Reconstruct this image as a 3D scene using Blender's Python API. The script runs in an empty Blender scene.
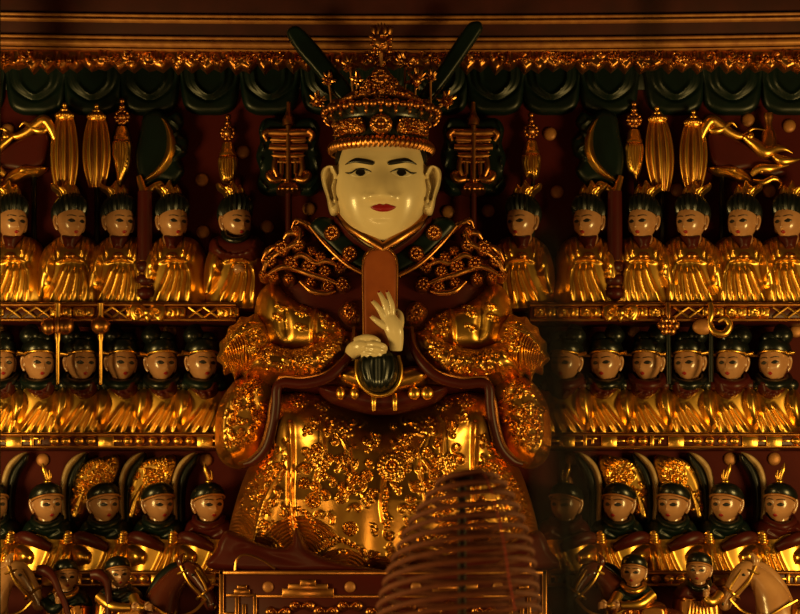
import bpy, bmesh, math, random
import numpy as np
from mathutils import Vector
from mathutils.bvhtree import BVHTree

random.seed(7)
scene = bpy.context.scene
COL = scene.collection
S = 0.004            # metres covered by one photo pixel on the back wall
D = 9.0              # camera to back wall
CX, CY, ZC = 400.0, 600.0, 1.55
def kk(y): return (D + y) / D
def W(px, py, y):
    k = kk(y)
    return Vector(((px - CX) * S * k, y, ZC + (CY - py) * S * k))

# ------------------------------------------------------------------ materials
def mat(name, col, rough=0.5, metal=0.0, coat=0.0, noise=0.0, col2=None, nscale=30.0, bump=0.0, bscale=120.0, spec=0.5):
    m = bpy.data.materials.new(name); m.use_nodes = True
    nt = m.node_tree; b = nt.nodes['Principled BSDF']
    b.inputs['Base Color'].default_value = (*col, 1)
    b.inputs['Roughness'].default_value = rough
    b.inputs['Metallic'].default_value = metal
    b.inputs['Coat Weight'].default_value = coat
    b.inputs['Coat Roughness'].default_value = 0.12
    b.inputs['Specular IOR Level'].default_value = spec
    tc = nt.nodes.new('ShaderNodeTexCoord')
    if noise > 0:
        n = nt.nodes.new('ShaderNodeTexNoise'); n.inputs['Scale'].default_value = nscale
        n.inputs['Detail'].default_value = 4
        nt.links.new(tc.outputs['Object'], n.inputs['Vector'])
        r = nt.nodes.new('ShaderNodeValToRGB')
        r.color_ramp.elements[0].position = 0.5 - noise * 0.3
        r.color_ramp.elements[1].position = 0.5 + noise * 0.3
        r.color_ramp.elements[0].color = (*(col2 or tuple(c * 0.5 for c in col)), 1)
        r.color_ramp.elements[1].color = (*col, 1)
        nt.links.new(n.outputs['Fac'], r.inputs['Fac'])
        nt.links.new(r.outputs['Color'], b.inputs['Base Color'])
    if bump > 0:
        n2 = nt.nodes.new('ShaderNodeTexNoise'); n2.inputs['Scale'].default_value = bscale
        n2.inputs['Detail'].default_value = 2
        nt.links.new(tc.outputs['Object'], n2.inputs['Vector'])
        bp = nt.nodes.new('ShaderNodeBump'); bp.inputs['Strength'].default_value = bump
        bp.inputs['Distance'].default_value = 0.004
        nt.links.new(n2.outputs['Fac'], bp.inputs['Height'])
        nt.links.new(bp.outputs['Normal'], b.inputs['Normal'])
    return m

M = {
 'gold':  mat('gilded_wood', (0.86, 0.50, 0.10), 0.34, 1.0, noise=0.9, col2=(0.74, 0.38, 0.065), nscale=14, bump=0.03, bscale=60),
 'gold2': mat('embossed_gilding', (0.80, 0.43, 0.09), 0.32, 1.0, noise=0.9, col2=(0.60, 0.27, 0.05), nscale=20, bump=0.05, bscale=120),
 'browngold': mat('brown_dimmed_gilding', (0.60, 0.27, 0.075), 0.34, 1.0, noise=0.9, col2=(0.36, 0.13, 0.03), nscale=24, bump=0.1, bscale=120),  # browner gilding; on crown and emblems, dimmer light is put into its colour
 'shadegold': mat('shaded_brown_gilding', (0.44, 0.18, 0.05), 0.38, 1.0, noise=0.9, col2=(0.26, 0.09, 0.025), nscale=24, bump=0.1, bscale=120),  # darker copy of the gilding; weaker light at the crown top painted in
 'goldpaint': mat('gold_paint', (0.42, 0.18, 0.045), 0.5, 0.35, noise=0.6, col2=(0.28, 0.10, 0.03), nscale=30),
 'red':   mat('dark_red_lacquer', (0.058, 0.006, 0.004), 0.40, 0.0, spec=0.2, noise=0.8, col2=(0.04, 0.006, 0.004), nscale=9),
 'redwall': mat('red_lacquered_panel', (0.060, 0.006, 0.004), 0.65, 0.0, spec=0.1, noise=0.8, col2=(0.05, 0.004, 0.003), nscale=6),
 'beam':  mat('dark_brown_beam', (0.045, 0.006, 0.004), 0.6, 0.0, spec=0.2, noise=0.8, col2=(0.025, 0.004, 0.003), nscale=10),
 'green': mat('dark_green_lacquer', (0.003, 0.010, 0.0085), 0.38, 0.0, spec=0.3, noise=0.7, col2=(0.002, 0.006, 0.005), nscale=14),
 'black': mat('black_lacquer', (0.004, 0.006, 0.0055), 0.3, 0.0, coat=0.1, spec=0.4),
 'skin':  mat('painted_skin', (0.42, 0.21, 0.10), 0.26, 0.0, coat=0.4, noise=0.4, col2=(0.35, 0.165, 0.075), nscale=18),
 'face':  mat('cream_painted_face', (0.66, 0.53, 0.31), 0.30, 0.0, coat=0.35, noise=0.3, col2=(0.61, 0.48, 0.27), nscale=8),
 'lips':  mat('red_lip_paint', (0.25, 0.008, 0.012), 0.35),
 'ink':   mat('black_ink_paint', (0.008, 0.006, 0.005), 0.35),
 'white': mat('eye_white_paint', (0.55, 0.45, 0.28), 0.35),
 'cream': mat('cream_edge_paint', (0.48, 0.33, 0.16), 0.4, 0.0, coat=0.3, noise=0.6, col2=(0.36, 0.22, 0.09), nscale=30),
 'tablet': mat('orange_brown_lacquer', (0.30, 0.075, 0.018), 0.3, 0.0, coat=0.4, noise=0.7, col2=(0.22, 0.05, 0.014), nscale=12),
 'darkwood': mat('dark_wood', (0.028, 0.014, 0.008), 0.65, 0.0, spec=0.15, noise=0.7, col2=(0.018, 0.009, 0.006), nscale=18),
 'incense': mat('brown_incense_paste', (0.17, 0.050, 0.022), 0.8, 0.0, spec=0.2, noise=0.7, col2=(0.11, 0.032, 0.015), nscale=40, bump=0.2, bscale=160),
 'thread': mat('red_thread', (0.35, 0.03, 0.015), 0.8),
 'bay':   mat('brown_horse_lacquer', (0.09, 0.018, 0.008), 0.25, 0.0, coat=0.5, noise=0.6, col2=(0.06, 0.012, 0.006), nscale=12),
 'pale':  mat('tan_horse_lacquer', (0.42, 0.21, 0.085), 0.28, 0.0, coat=0.5, noise=0.6, col2=(0.33, 0.15, 0.06), nscale=12),
 'stone': mat('dark_floor_tile', (0.05, 0.035, 0.025), 0.5, noise=0.6, nscale=4),
}

# ------------------------------------------------------------------ shape kit: shapes are (verts uvh, faces); u right, v down, h out of the wall, in pixels
def catmull(pts, closed=False, n=6):
    P = np.asarray(pts, float); m = len(P); out = []
    rng = range(m) if closed else range(m - 1)
    for i in rng:
        if closed:
            a, b, c, d = P[(i - 1) % m], P[i], P[(i + 1) % m], P[(i + 2) % m]
        else:
            b, c = P[i], P[i + 1]
            a = P[i - 1] if i > 0 else 2 * b - c
            d = P[i + 2] if i + 2 < m else 2 * c - b
        for j in range(n):
            t = j / n
            out.append(0.5 * (2 * b + (c - a) * t + (2 * a - 5 * b + 4 * c - d) * t * t + (3 * b - a - 3 * c + d) * t ** 3))
    if not closed: out.append(P[-1])
    return np.array(out)

def cat(*shapes):
    vs, fs, o = [], [], 0
    for v, f in shapes:
        vs.append(np.asarray(v, float)); fs += [tuple(i + o for i in q) for q in f]; o += len(v)
    return np.concatenate(vs), fs

def xf(shape, fn): return fn(np.asarray(shape[0], float)), shape[1]
def shift(shape, du=0, dv=0, dh=0): return np.asarray(shape[0]) + np.array([du, dv, dh]), shape[1]
def mirror(shape, cx=0.0):
    v = np.array(shape[0], float); v[:, 0] = 2 * cx - v[:, 0]; return v, shape[1]
def yaw(shape, a, c=(0, 0, 0)):
    v = np.array(shape[0], float) - c; ca, sa = math.cos(a), math.sin(a)
    u = v[:, 0] * ca + v[:, 2] * sa; h = -v[:, 0] * sa + v[:, 2] * ca
    v[:, 0], v[:, 2] = u, h
    return v + c, shape[1]
def roll(shape, a, c=(0, 0, 0)):
    v = np.array(shape[0], float) - c; ca, sa = math.cos(a), math.sin(a)
    u = v[:, 0] * ca - v[:, 1] * sa; w = v[:, 0] * sa + v[:, 1] * ca
    v[:, 0], v[:, 1] = u, w
    return v + c, shape[1]

def polyline_dist(P, L):
    best = np.full(len(P), 1e9); near = np.zeros_like(P); tt = np.zeros(len(P)); m = len(L) - 1
    for i in range(m):
        a, b = L[i], L[i + 1]; ab = b - a; q = (ab * ab).sum()
        t = np.clip(((P - a) @ ab) / q, 0, 1) if q > 1e-12 else np.zeros(len(P))
        c = a + t[:, None] * ab
        d = np.hypot(P[:, 0] - c[:, 0], P[:, 1] - c[:, 1])
        s = d < best
        best[s] = d[s]; near[s] = c[s]; tt[s] = (i + t[s]) / m
    return best, near, tt

def inside(P, Q):
    r = np.zeros(len(P), bool); x, y = P[:, 0], P[:, 1]; m = len(Q)
    for i in range(m):
        x1, y1 = Q[i]; x2, y2 = Q[(i + 1) % m]
        if y1 == y2: continue
        c = ((y1 > y) != (y2 > y)) & (x < (x2 - x1) * (y - y1) / (y2 - y1) + x1)
        r ^= c
    return r

def relief(poly, thick, edge=8.0, ridges=(), bumps=(), fn=None, base=None, res=1.0, back=4.0, smooth=True, fade=1.5, n=6, foot=None):
    """a carved, rounded body filling an outline: real thickness, closed back"""
    Q = catmull(poly, True, n) if smooth else np.asarray(poly, float)
    Qc = np.vstack([Q, Q[:1]])
    x0, y0 = Q.min(0) - res; x1, y1 = Q.max(0) + res
    nx, ny = int(math.ceil((x1 - x0) / res)) + 1, int(math.ceil((y1 - y0) / res)) + 1
    gx, gy = np.meshgrid(x0 + np.arange(nx) * res, y0 + np.arange(ny) * res)
    P = np.stack([gx.ravel(), gy.ravel()], 1)
    d, near, _ = polyline_dist(P, Qc); ins = inside(P, Q)
    sd = np.where(ins, d, -d)
    ok = (sd > -0.72 * res).reshape(ny, nx)
    cell = ok[:-1, :-1] & ok[1:, :-1] & ok[:-1, 1:] & ok[1:, 1:]
    iy, ix = np.nonzero(cell)
    a = iy * nx + ix
    quads = np.stack([a, a + 1, a + nx + 1, a + nx], 1)
    used = np.unique(quads); remap = np.full(len(P), -1); remap[used] = np.arange(len(used))
    quads = remap[quads]
    P2, sd2, near2 = P[used].copy(), sd[used].copy(), near[used]
    # outline cells snap to the outline
    cnt = {}
    for q in quads:
        for i in range(4):
            e = (q[i], q[(i + 1) % 4]); cnt[e] = 1
    bnd = [e for e in cnt if (e[1], e[0]) not in cnt]
    bi = np.unique(np.array(bnd).ravel())
    P2[bi] = near2[bi]; sd2[bi] = 0.0
    sp = sd2
    if foot is not None:                                 # the rounding runs on past a cut-off foot
        Q3 = Q.copy(); Q3[Q3[:, 1] > foot - 2, 1] += 80
        d3, _, _ = polyline_dist(P2, np.vstack([Q3, Q3[:1]])); sp = np.where(inside(P2, Q3), d3, 0)
    t = np.clip(sp / (edge or sp.max()), 0, 1)
    h = thick * np.sqrt(np.clip(1 - (1 - t) ** 2, 0, 1))
    if thick > 12 and (edge is None or edge > 18):                                       # soften the spine where the two roundings meet
        E = np.concatenate([quads[:, [0, 1]], quads[:, [1, 2]], quads[:, [2, 3]], quads[:, [3, 0]]])
        E = np.concatenate([E, E[:, ::-1]]); dg = np.bincount(E[:, 0], minlength=len(h)); fix = np.zeros(len(h), bool)
        fix[bi] = sp[bi] < 1.5
        for _ in range(int(24 / res)):
            hn = np.bincount(E[:, 0], h[E[:, 1]], minlength=len(h)) / np.maximum(dg, 1)
            h = np.where(fix | (sp < 3), h, hn)
    f = np.clip(sp / fade, 0, 1)
    add = np.zeros(len(P2)); neg = np.zeros(len(P2))
    for r in ridges:
        L, w, hh = r[0], r[1], r[2]; taper = len(r) > 3 and r[3]
        L = np.asarray(L, float); R = 2.2 * w
        msk = np.nonzero((P2[:, 0] > L[:, 0].min() - R) & (P2[:, 0] < L[:, 0].max() + R) & (P2[:, 1] > L[:, 1].min() - R) & (P2[:, 1] < L[:, 1].max() + R))[0]
        if len(msk) == 0: continue
        dd, _, tp = polyline_dist(P2[msk], L)
        val = abs(hh) * np.exp(-(dd / w) ** 2)
        if taper: val *= np.clip(np.minimum(tp, 1 - tp) * 4, 0.15, 1)
        if hh > 0: add[msk] = np.maximum(add[msk], val)
        else: neg[msk] = np.maximum(neg[msk], val)
    for (bx, by, br, bh) in bumps:
        msk = np.nonzero((abs(P2[:, 0] - bx) < br) & (abs(P2[:, 1] - by) < br))[0]
        if len(msk) == 0: continue
        dd = ((P2[msk, 0] - bx) ** 2 + (P2[msk, 1] - by) ** 2) / (br * br)
        add[msk] = np.maximum(add[msk], bh * np.sqrt(np.clip(1 - dd, 0, 1)))
    h = h + f * (add - neg)
    if fn is not None: h = h + f * fn(P2[:, 0], P2[:, 1], sd2)
    bs = base(P2[:, 0], P2[:, 1]) if base is not None else np.zeros(len(P2))
    V = np.stack([P2[:, 0], P2[:, 1], h + bs], 1)
    faces = [tuple(int(i) for i in q) for q in quads]
    bmap = {int(v): len(V) + i for i, v in enumerate(bi)}
    VB = V[bi].copy(); VB[:, 2] = bs[bi] - back
    V = np.vstack([V, VB]); nxt = {}
    for (p, q) in bnd:
        p, q = int(p), int(q)
        faces.append((q, p, bmap[p], bmap[q])); nxt.setdefault(p, []).append(q)
    while nxt:                                           # close the back
        s = next(iter(nxt)); loop = []; c = s
        while c in nxt:
            loop.append(c); lst = nxt[c]; e = lst.pop()
            if not lst: del nxt[c]
            c = e
            if c == s: break
        if len(loop) > 2: faces.append(tuple(bmap[i] for i in loop))
    return V, faces

def tube(path, rad, n=10, smooth=6, flat=1.0):
    P = np.asarray(path, float)
    if np.ndim(rad) == 0: rad = [rad] * len(P)
    R = np.asarray(rad, float)
    if smooth and len(P) > 2:
        A = catmull(np.hstack([P, R[:, None]]), False, smooth); P, R = A[:, :3], np.maximum(A[:, 3], 1e-3)
    m = len(P); V = []; F = []
    T = np.gradient(P, axis=0); T /= np.linalg.norm(T, axis=1)[:, None] + 1e-9
    ref = np.array([0, 0, 1.0]) if abs(T[0][2]) < 0.9 else np.array([0, 1.0, 0])
    N = ref - T[0] * (ref @ T[0]); N /= np.linalg.norm(N)
    for i in range(m):
        N = N - T[i] * (N @ T[i]); N /= np.linalg.norm(N) + 1e-9
        B = np.cross(T[i], N)
        for j in range(n):
            a = 2 * math.pi * j / n
            V.append(P[i] + R[i] * (math.cos(a) * N * flat + math.sin(a) * B))
    for i in range(m - 1):
        for j in range(n):
            F.append((i * n + j, i * n + (j + 1) % n, (i + 1) * n + (j + 1) % n, (i + 1) * n + j))
    F.append(tuple(range(n))); F.append(tuple((m - 1) * n + j for j in range(n))[::-1])
    return np.array(V), F

def lathe(prof, c=(0, 0, 0), n=32, eu=1.0, eh=1.0, wob=None):
    V, F = [], []
    m = len(prof)
    for i, (r, v) in enumerate(prof):
        for j in range(n):
            a = 2 * math.pi * j / n
            rr = r * (wob(a, i, v) if wob else 1.0)
            V.append((c[0] + rr * math.cos(a) * eu, c[1] + v, c[2] + rr * math.sin(a) * eh))
    for i in range(m - 1):
        for j in range(n):
            F.append((i * n + j, i * n + (j + 1) % n, (i + 1) * n + (j + 1) % n, (i + 1) * n + j))
    F.append(tuple(range(n))); F.append(tuple((m - 1) * n + j for j in range(n))[::-1])
    return np.array(V, float), F

def ball(c, r, n=14, m=10, e=1.0):
    if np.ndim(r) == 0: r = (r, r, r)
    V, F = [], []
    for i in range(m + 1):
        p = math.pi * i / m
        for j in range(n):
            a = 2 * math.pi * j / n
            d = (math.sin(p) * math.cos(a), -math.cos(p), math.sin(p) * math.sin(a))
            V.append([c[q] + r[q] * math.copysign(abs(d[q]) ** e, d[q]) for q in range(3)])
    for i in range(m):
        for j in range(n):
            F.append((i * n + j, i * n + (j + 1) % n, (i + 1) * n + (j + 1) % n, (i + 1) * n + j))
    return np.array(V), F

def box(u0, u1, v0, v1, h0, h1, bev=0.6):
    b = min(bev, (u1 - u0) / 3, (v1 - v0) / 3, abs(h1 - h0) / 3)
    V, F = [], []
    rings = [(b, h0), (0, h0 + b), (0, h1 - b), (b, h1)]
    for (i, h) in rings:
        V += [(u0 + i, v0 + i, h), (u1 - i, v0 + i, h), (u1 - i, v1 - i, h), (u0 + i, v1 - i, h)]
    for r in range(3):
        for j in range(4):
            F.append((r * 4 + j, r * 4 + (j + 1) % 4, r * 4 + 4 + (j + 1) % 4, r * 4 + 4 + j))
    F.append((0, 1, 2, 3)); F.append((15, 14, 13, 12))
    return np.array(V, float), F

# ------------------------------------------------------------------ frames and objects
def AF(y0, yref=None):
    k = kk(y0 if yref is None else yref) * S
    def f(V):
        V = np.asarray(V, float)
        return np.stack([(V[:, 0] - CX) * k, y0 - V[:, 2] * k, ZC + (CY - V[:, 1]) * k], 1)
    return f
def LF(m=1.0, s=1.0):
    def f(V):
        V = np.asarray(V, float)
        return np.stack([V[:, 0] * S * m * s, -V[:, 2] * S * s, -V[:, 1] * S * s], 1)
    return f

def emit(name, shape, fr, material, parent=None, flat=False, label=None):
    V, F = shape; V = fr(V)
    if parent is not None:
        V = V - np.array(ORIG.get(parent.name, (0, 0, 0)))
    me = bpy.data.meshes.new(name)
    me.from_pydata(V.tolist(), [], F)
    bm = bmesh.new(); bm.from_mesh(me)
    bmesh.ops.remove_doubles(bm, verts=bm.verts, dist=2e-6)
    bmesh.ops.recalc_face_normals(bm, faces=bm.faces)
    ang = math.radians(50)
    for f in bm.faces: f.smooth = not flat
    for e in bm.edges:
        if len(e.link_faces) == 2 and e.calc_face_angle(0) > ang: e.smooth = False
    bm.to_mesh(me); bm.free()
    me.materials.append(M[material] if isinstance(material, str) else material)
    o = bpy.data.objects.new(name, me); COL.objects.link(o)
    if parent is not None:
        o.parent = parent
        ORIG[o.name] = ORIG.get(parent.name, (0, 0, 0))
    if label: o['label'] = label
    return o

ORIG = {}
def thing(name, label, catg, loc, group=None, local=False):
    o = bpy.data.objects.new(name, None); COL.objects.link(o)
    o.empty_display_size = 0.05
    o.location = loc; o['label'] = label; o['category'] = catg
    if group: o['group'] = group
    ORIG[o.name] = (0, 0, 0) if local else tuple(loc)
    return o
def single(o, label, catg, group=None):
    o['label'] = label; o['category'] = catg
    if group: o['group'] = group
    return o
def struct(o): o['kind'] = 'structure'; return o
def rebase(o, loc):
    """move a top-level mesh's origin to its base"""
    loc = Vector(loc); me = o.data
    for v in me.vertices: v.co -= loc
    o.location = loc; return o
KIDS = {}
def copy_tree(o, parent=None):
    c = o.copy(); COL.objects.link(c)
    if parent is not None: c.parent = parent
    for ch in [x for x in COL.objects if x.parent == o]: copy_tree(ch, c)
    return c

# ------------------------------------------------------------------ ornament vocabulary for carved relief
def rosette(x, y, r, h=3.0, n=9):
    b = [(x, y, r * 0.34, h * 1.1)]
    for i in range(n):
        a = 2 * math.pi * i / n
        b.append((x + r * 0.66 * math.cos(a), y + r * 0.66 * math.sin(a), r * 0.27, h))
    m = int(n * 1.5)
    for i in range(m):
        a = 2 * math.pi * (i + .5) / m
        b.append((x + r * math.cos(a), y + r * math.sin(a), r * 0.2, h * 0.7))
    return [], b
def spiral(x, y, r, a0=0.0, turns=1.4, d=1, w=1.4, h=3.0, tail=1.2):
    L = []
    for i in range(19):
        t = i / 18; a = a0 + d * turns * 2 * math.pi * t
        rr = r * (0.12 + 0.88 * t) * (1 if t < 0.8 else 1 + tail * (t - 0.8) * 2)
        L.append((x + rr * math.cos(a), y + rr * math.sin(a)))
    return [(np.array(L), w, h)], [(x, y, r * 0.3, h * 1.2)]
def flame(x, y, ang, ln, w=1.5, h=3.0, sway=0.25):
    L = []; ca, sa = math.cos(ang), math.sin(ang)
    for i in range(9):
        t = i / 8; p = ln * t; q = ln * sway * math.sin(t * 2 * math.pi)
        L.append((x + p * ca - q * sa, y + p * sa + q * ca))
    return [(np.array(L), w, h, True)], []
def fan(x, y, R, a0, a1, step=3.2, w=0.95, h=2.2, r0=4):
    rr = []; r = r0
    while r < R:
        a = np.linspace(a0, a1, 14)
        rr.append((np.stack([x + r * np.cos(a), y + r * np.sin(a)], 1), w, h)); r += step
    return rr, []
def beads(path, r, h, step=None):
    L = catmull(path, False, 8); d = np.r_[0, np.cumsum(np.hypot(*np.diff(L, axis=0).T))]
    step = step or 1.7 * r
    out = []
    for s in np.arange(0, d[-1], step):
        out.append((np.interp(s, d, L[:, 0]), np.interp(s, d, L[:, 1]), r, h))
    return [], out
class Orn:
    def __init__(s): s.r, s.b = [], []
    def add(s, rb): s.r += rb[0]; s.b += rb[1]; return s
    def line(s, pts, w, h, taper=False): s.r.append((catmull(pts, False, 6), w, h, taper)); return s
    def scatter(s, poly, n, seed, r=(4, 8), h=3.2, mind=9):
        rnd = random.Random(seed); Q = np.asarray(poly, float); pts = []
        for _ in range(n * 30):
            if len(pts) >= n: break
            p = (rnd.uniform(Q[:, 0].min(), Q[:, 0].max()), rnd.uniform(Q[:, 1].min(), Q[:, 1].max()))
            if not inside(np.array([p]), Q)[0]: continue
            if any((p[0] - q[0]) ** 2 + (p[1] - q[1]) ** 2 < mind * mind for q in pts): continue
            pts.append(p)
        for p in pts:
            c = rnd.random(); rr = rnd.uniform(*r); hh = h * rnd.uniform(0.7, 1.2)
            if c < 0.2: s.add(rosette(p[0], p[1], rr, hh))
            elif c < 0.55: s.add(spiral(p[0], p[1], rr * 0.8, rnd.uniform(0, 6.28), rnd.uniform(0.8, 1.4), rnd.choice((-1, 1)), 1.15, hh))
            elif c < 0.8:
                a = rnd.uniform(0, 6.28)
                for q in range(3): s.add(flame(p[0] + q * 2, p[1] + q * 2.4, a + q * 0.35, rr * 1.8, 1.1, hh))
            else:
                for q in range(7): s.b.append((p[0] + rnd.gauss(0, rr * .6), p[1] + rnd.gauss(0, rr * .6), rnd.uniform(1.2, 2.4), hh))
        return s

# ------------------------------------------------------------------ heads
def head_shape(rx, ry, rz, n=48, m=40, e=0.96, jaw=0.40, te=-0.08, tn=-0.40, tm=-0.62, nose=0.17, nw=0.13):
    V, F = [], []
    g = lambda x, s: math.exp(-(x / s) ** 2)
    ss = lambda a, b, x: (lambda t: t * t * (3 - 2 * t))(min(1, max(0, (x - a) / (b - a))))
    for i in range(m + 1):
        p = math.pi * i / m
        for j in range(n):
            a = 2 * math.pi * j / n - math.pi / 2
            dx, dz, dh = math.sin(p) * math.cos(a), math.cos(p), -math.sin(p) * math.sin(a)
            sg = lambda q: math.copysign(abs(q) ** e, q)
            x, z, h = rx * sg(dx), rz * dz, ry * sg(dh)
            t = dz
            if t < -0.1:
                q = (-t - 0.1) / 0.9
                x *= 1 - jaw * q ** 1.7; h *= 1 - 0.10 * q * q
            xs = x / rx
            if h > 0:
                d = nose * g(xs, nw + 0.05 * ss(te, tn, t)) * ss(te + 0.16, tn + 0.03, t) * ss(tn - 0.12, tn - 0.02, t)
                d += 0.08 * (g(xs - nw * 1.3, .08) + g(xs + nw * 1.3, .08)) * g(t - tn + .02, .05)
                d -= 0.06 * (g(xs - .38, .17) + g(xs + .38, .17)) * g(t - te - .01, .09)
                d += 0.035 * (g(xs - .38, .2) + g(xs + .38, .2)) * g(t - te - .17, .05)
                d += 0.06 * g(xs, .2) * g(t - tm, .06) - 0.03 * g(xs, .25) * g(t - tm + .12, .05)
                d += 0.05 * g(xs, .28) * g(t + .88, .14)
                d += 0.03 * (g(xs - .5, .22) + g(xs + .5, .22)) * g(t - tn, .2)
                h += d * ry
            V.append((x, -z, h))
    for i in range(m):
        for j in range(n):
            F.append((i * n + j, i * n + (j + 1) % n, (i + 1) * n + (j + 1) % n, (i + 1) * n + j))
    return np.array(V), F

def surf_of(shape):
    V, F = shape
    b = BVHTree.FromPolygons([tuple(v) for v in V], [f for f in F])
    def f(u, v):
        out = np.zeros(len(u))
        for i, (a, c) in enumerate(zip(u, v)):
            hit = b.ray_cast(Vector((a, c, 500)), Vector((0, 0, -1)))
            out[i] = hit[0].z if hit[0] is not None else 0
        return out
    return f

def eye_poly(cx, cy, w, hh, s):
    return [(cx - s * w, cy + hh * .25), (cx - s * w * .4, cy - hh * .75), (cx + s * w * .2, cy - hh), (cx + s * w * .75, cy - hh * .5), (cx + s * w * 1.1, cy - hh * .1), (cx + s * w * .5, cy + hh * .8), (cx - s * w * .3, cy + hh * .9)]
def brow_poly(cx, cy, w, hh, s):
    return [(cx - s * w, cy + hh * 1.1), (cx - s * w * .9, cy - hh * .1), (cx, cy - hh * 1.2), (cx + s * w * .7, cy - hh * .8), (cx + s * w * 1.15, cy + hh * .9), (cx + s * w * .5, cy + hh * .15), (cx, cy + hh * .1)]
def mouth_poly(cx, cy, w, hh):
    return [(cx - w, cy - hh * .1), (cx - w * .45, cy - hh * .85), (cx - w * .15, cy - hh), (cx, cy - hh * .7), (cx + w * .15, cy - hh), (cx + w * .45, cy - hh * .85), (cx + w, cy - hh * .1), (cx + w * .5, cy + hh * .7), (cx, cy + hh), (cx - w * .5, cy + hh * .7)]
# ================================================================== SETTING
WALLF = AF(0.0)
struct(emit('floor', box(-900, 1700, 0, 12, -2600, 60, 0), lambda V: np.stack([(V[:, 0] - CX) * S, V[:, 2] * S * 1.0 + 0.0, -V[:, 1] * S], 1), 'stone'))
struct(emit('wall_back', box(-140, 940, -120, 712, -20, 0, 0), WALLF, 'redwall'))
# lacquered base block the whole altar stands on
base_top = W(0, 690, -0.2).z
def slab(name, x0, x1, y0, y1, z0, z1, material, bev=0.01):
    V = [(x, y, z) for z in (z0, z1) for (x, y) in ((x0, y0), (x1, y0), (x1, y1), (x0, y1))]
    F = [(0, 1, 2, 3), (4, 5, 6, 7), (0, 1, 5, 4), (1, 2, 6, 5), (2, 3, 7, 6), (3, 0, 4, 7)]
    return emit(name, (np.array(V, float), F), lambda v: v, material, flat=True)
struct(slab('trim_1', -2.2, 2.2, -1.0, 0.0, 0.0, base_top, 'red'))
# lintel beam with two gilt mouldings
BY = -0.30
bf = AF(BY)
struct(emit('trim_2', box(-140, 940, -120, 50, -70, 0, 1), bf, 'beam'))
def moulding(v0, pts):
    prof = np.array(pts, float)
    V, F = [], []
    us = np.linspace(-138, 938, 30)
    for u in us:
        sag = 3.5 * (1 - ((u - 400) / 400) ** 2)
        for (dv, h) in prof: V.append((u, v0 + dv + sag, h))
    m = len(prof)
    for i in range(len(us) - 1):
        for j in range(m):
            F.append((i * m + j, i * m + (j + 1) % m, (i + 1) * m + (j + 1) % m, (i + 1) * m + j))
    F.append(tuple(range(m))); F.append(tuple((len(us) - 1) * m + j for j in range(m)))
    return np.array(V), F
def roundp(v0, v1, h, n=6):
    return [(v0, -1)] + [((v0 + v1) / 2 - (v1 - v0) / 2 * math.cos(math.pi * i / n), 0.5 + h * math.sin(math.pi * i / n)) for i in range(n + 1)] + [(v1, -1)]
struct(emit('trim_3', cat(moulding(12, roundp(0, 4, 3)), moulding(12, roundp(4.5, 9, 4))), bf, 'goldpaint'))
struct(emit('trim_4', cat(moulding(34, roundp(0, 4, 3)), moulding(34, roundp(4.5, 12, 5)), moulding(34, roundp(12.5, 15, 3))), bf, 'goldpaint'))
struct(emit('trim_5', box(-30, 1, -200, 700, 0, 22, 2), AF(-0.55), 'darkwood'))

# gilded openwork frieze under the beam
o = Orn(); rnd = random.Random(3)
for x in range(-60, 870, 11):
    c = rnd.random(); y = 57 + rnd.uniform(-3, 4)
    if c < 0.4: o.add(spiral(x, y, rnd.uniform(4, 6), rnd.uniform(0, 6), 1.2, rnd.choice((-1, 1)), 1.2, 4))
    elif c < 0.7:
        o.r.append((np.array([(x - 4, y - 5), (x - 4, y + 4), (x + 3, y + 4), (x + 3, y - 2)]), 1.1, 4))
    else: o.add(rosette(x, y, 5, 4, 7))
    o.b.append((x + rnd.uniform(-3, 3), 64 + rnd.uniform(-3, 3), 2.4, 4.5))
lo = []
x = 866
while x > -66:
    lo += [(x, 63 + rnd.uniform(-1, 2)), (x - 8, 69 + rnd.uniform(-2, 3)), (x - 15, 66 + rnd.uniform(-2, 2)), (x - 22, 71 + rnd.uniform(-2, 2))]
    x -= 29
fz = emit('carved_frieze', relief([(-66, 49), (866, 49)] + lo, 5, 4, o.r, o.b, back=14, smooth=False), AF(BY + 0.02), 'browngold')
single(fz, 'long gilded openwork carving with scalloped lower edge hanging under the beam', 'frieze')
rebase(fz, W(400, 70, BY))

# carved valance of dark green cloud lappets
vt = thing('cloud_valance', 'dark green carved valance of overlapping cloud lappets under the gilded frieze', 'valance', W(400, 112, -0.03))
emit('backing_board', box(-120, 920, 40, 90, 0, 1.2, .3), AF(-0.002), 'green', vt)
def lappet(cx, w, ph):
    o = Orn()
    for k, (sc, hh) in enumerate(((0.84, -2.2), (0.52, 2.4))):
        L = [(cx - w * sc, 52), (cx - w * sc, 78), (cx - w * sc * .75, 94 - 12 * (1 - sc)), (cx, 104 - 16 * (1 - sc)), (cx + w * sc * .75, 94 - 12 * (1 - sc)), (cx + w * sc, 78), (cx + w * sc, 52)]
        o.line(L, 1.8, hh)
    P = [(cx - w, 50), (cx - w, 84), (cx - w * .88, 106), (cx - w * .5, 114), (cx, 115), (cx + w * .5, 114), (cx + w * .88, 106), (cx + w, 84), (cx + w, 50)]
    return relief(P, 7, 7, o.r, o.b, res=1.2, back=3)
for i, cx in enumerate((-24, 36, 93, 150, 210, 270, 330, 385, 440, 495, 551, 609, 675, 732, 790, 848)):
    emit('lappet', lappet(cx, 29.5, i), AF(-0.006 - 0.006 * (i % 2)), 'green', vt)

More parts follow.
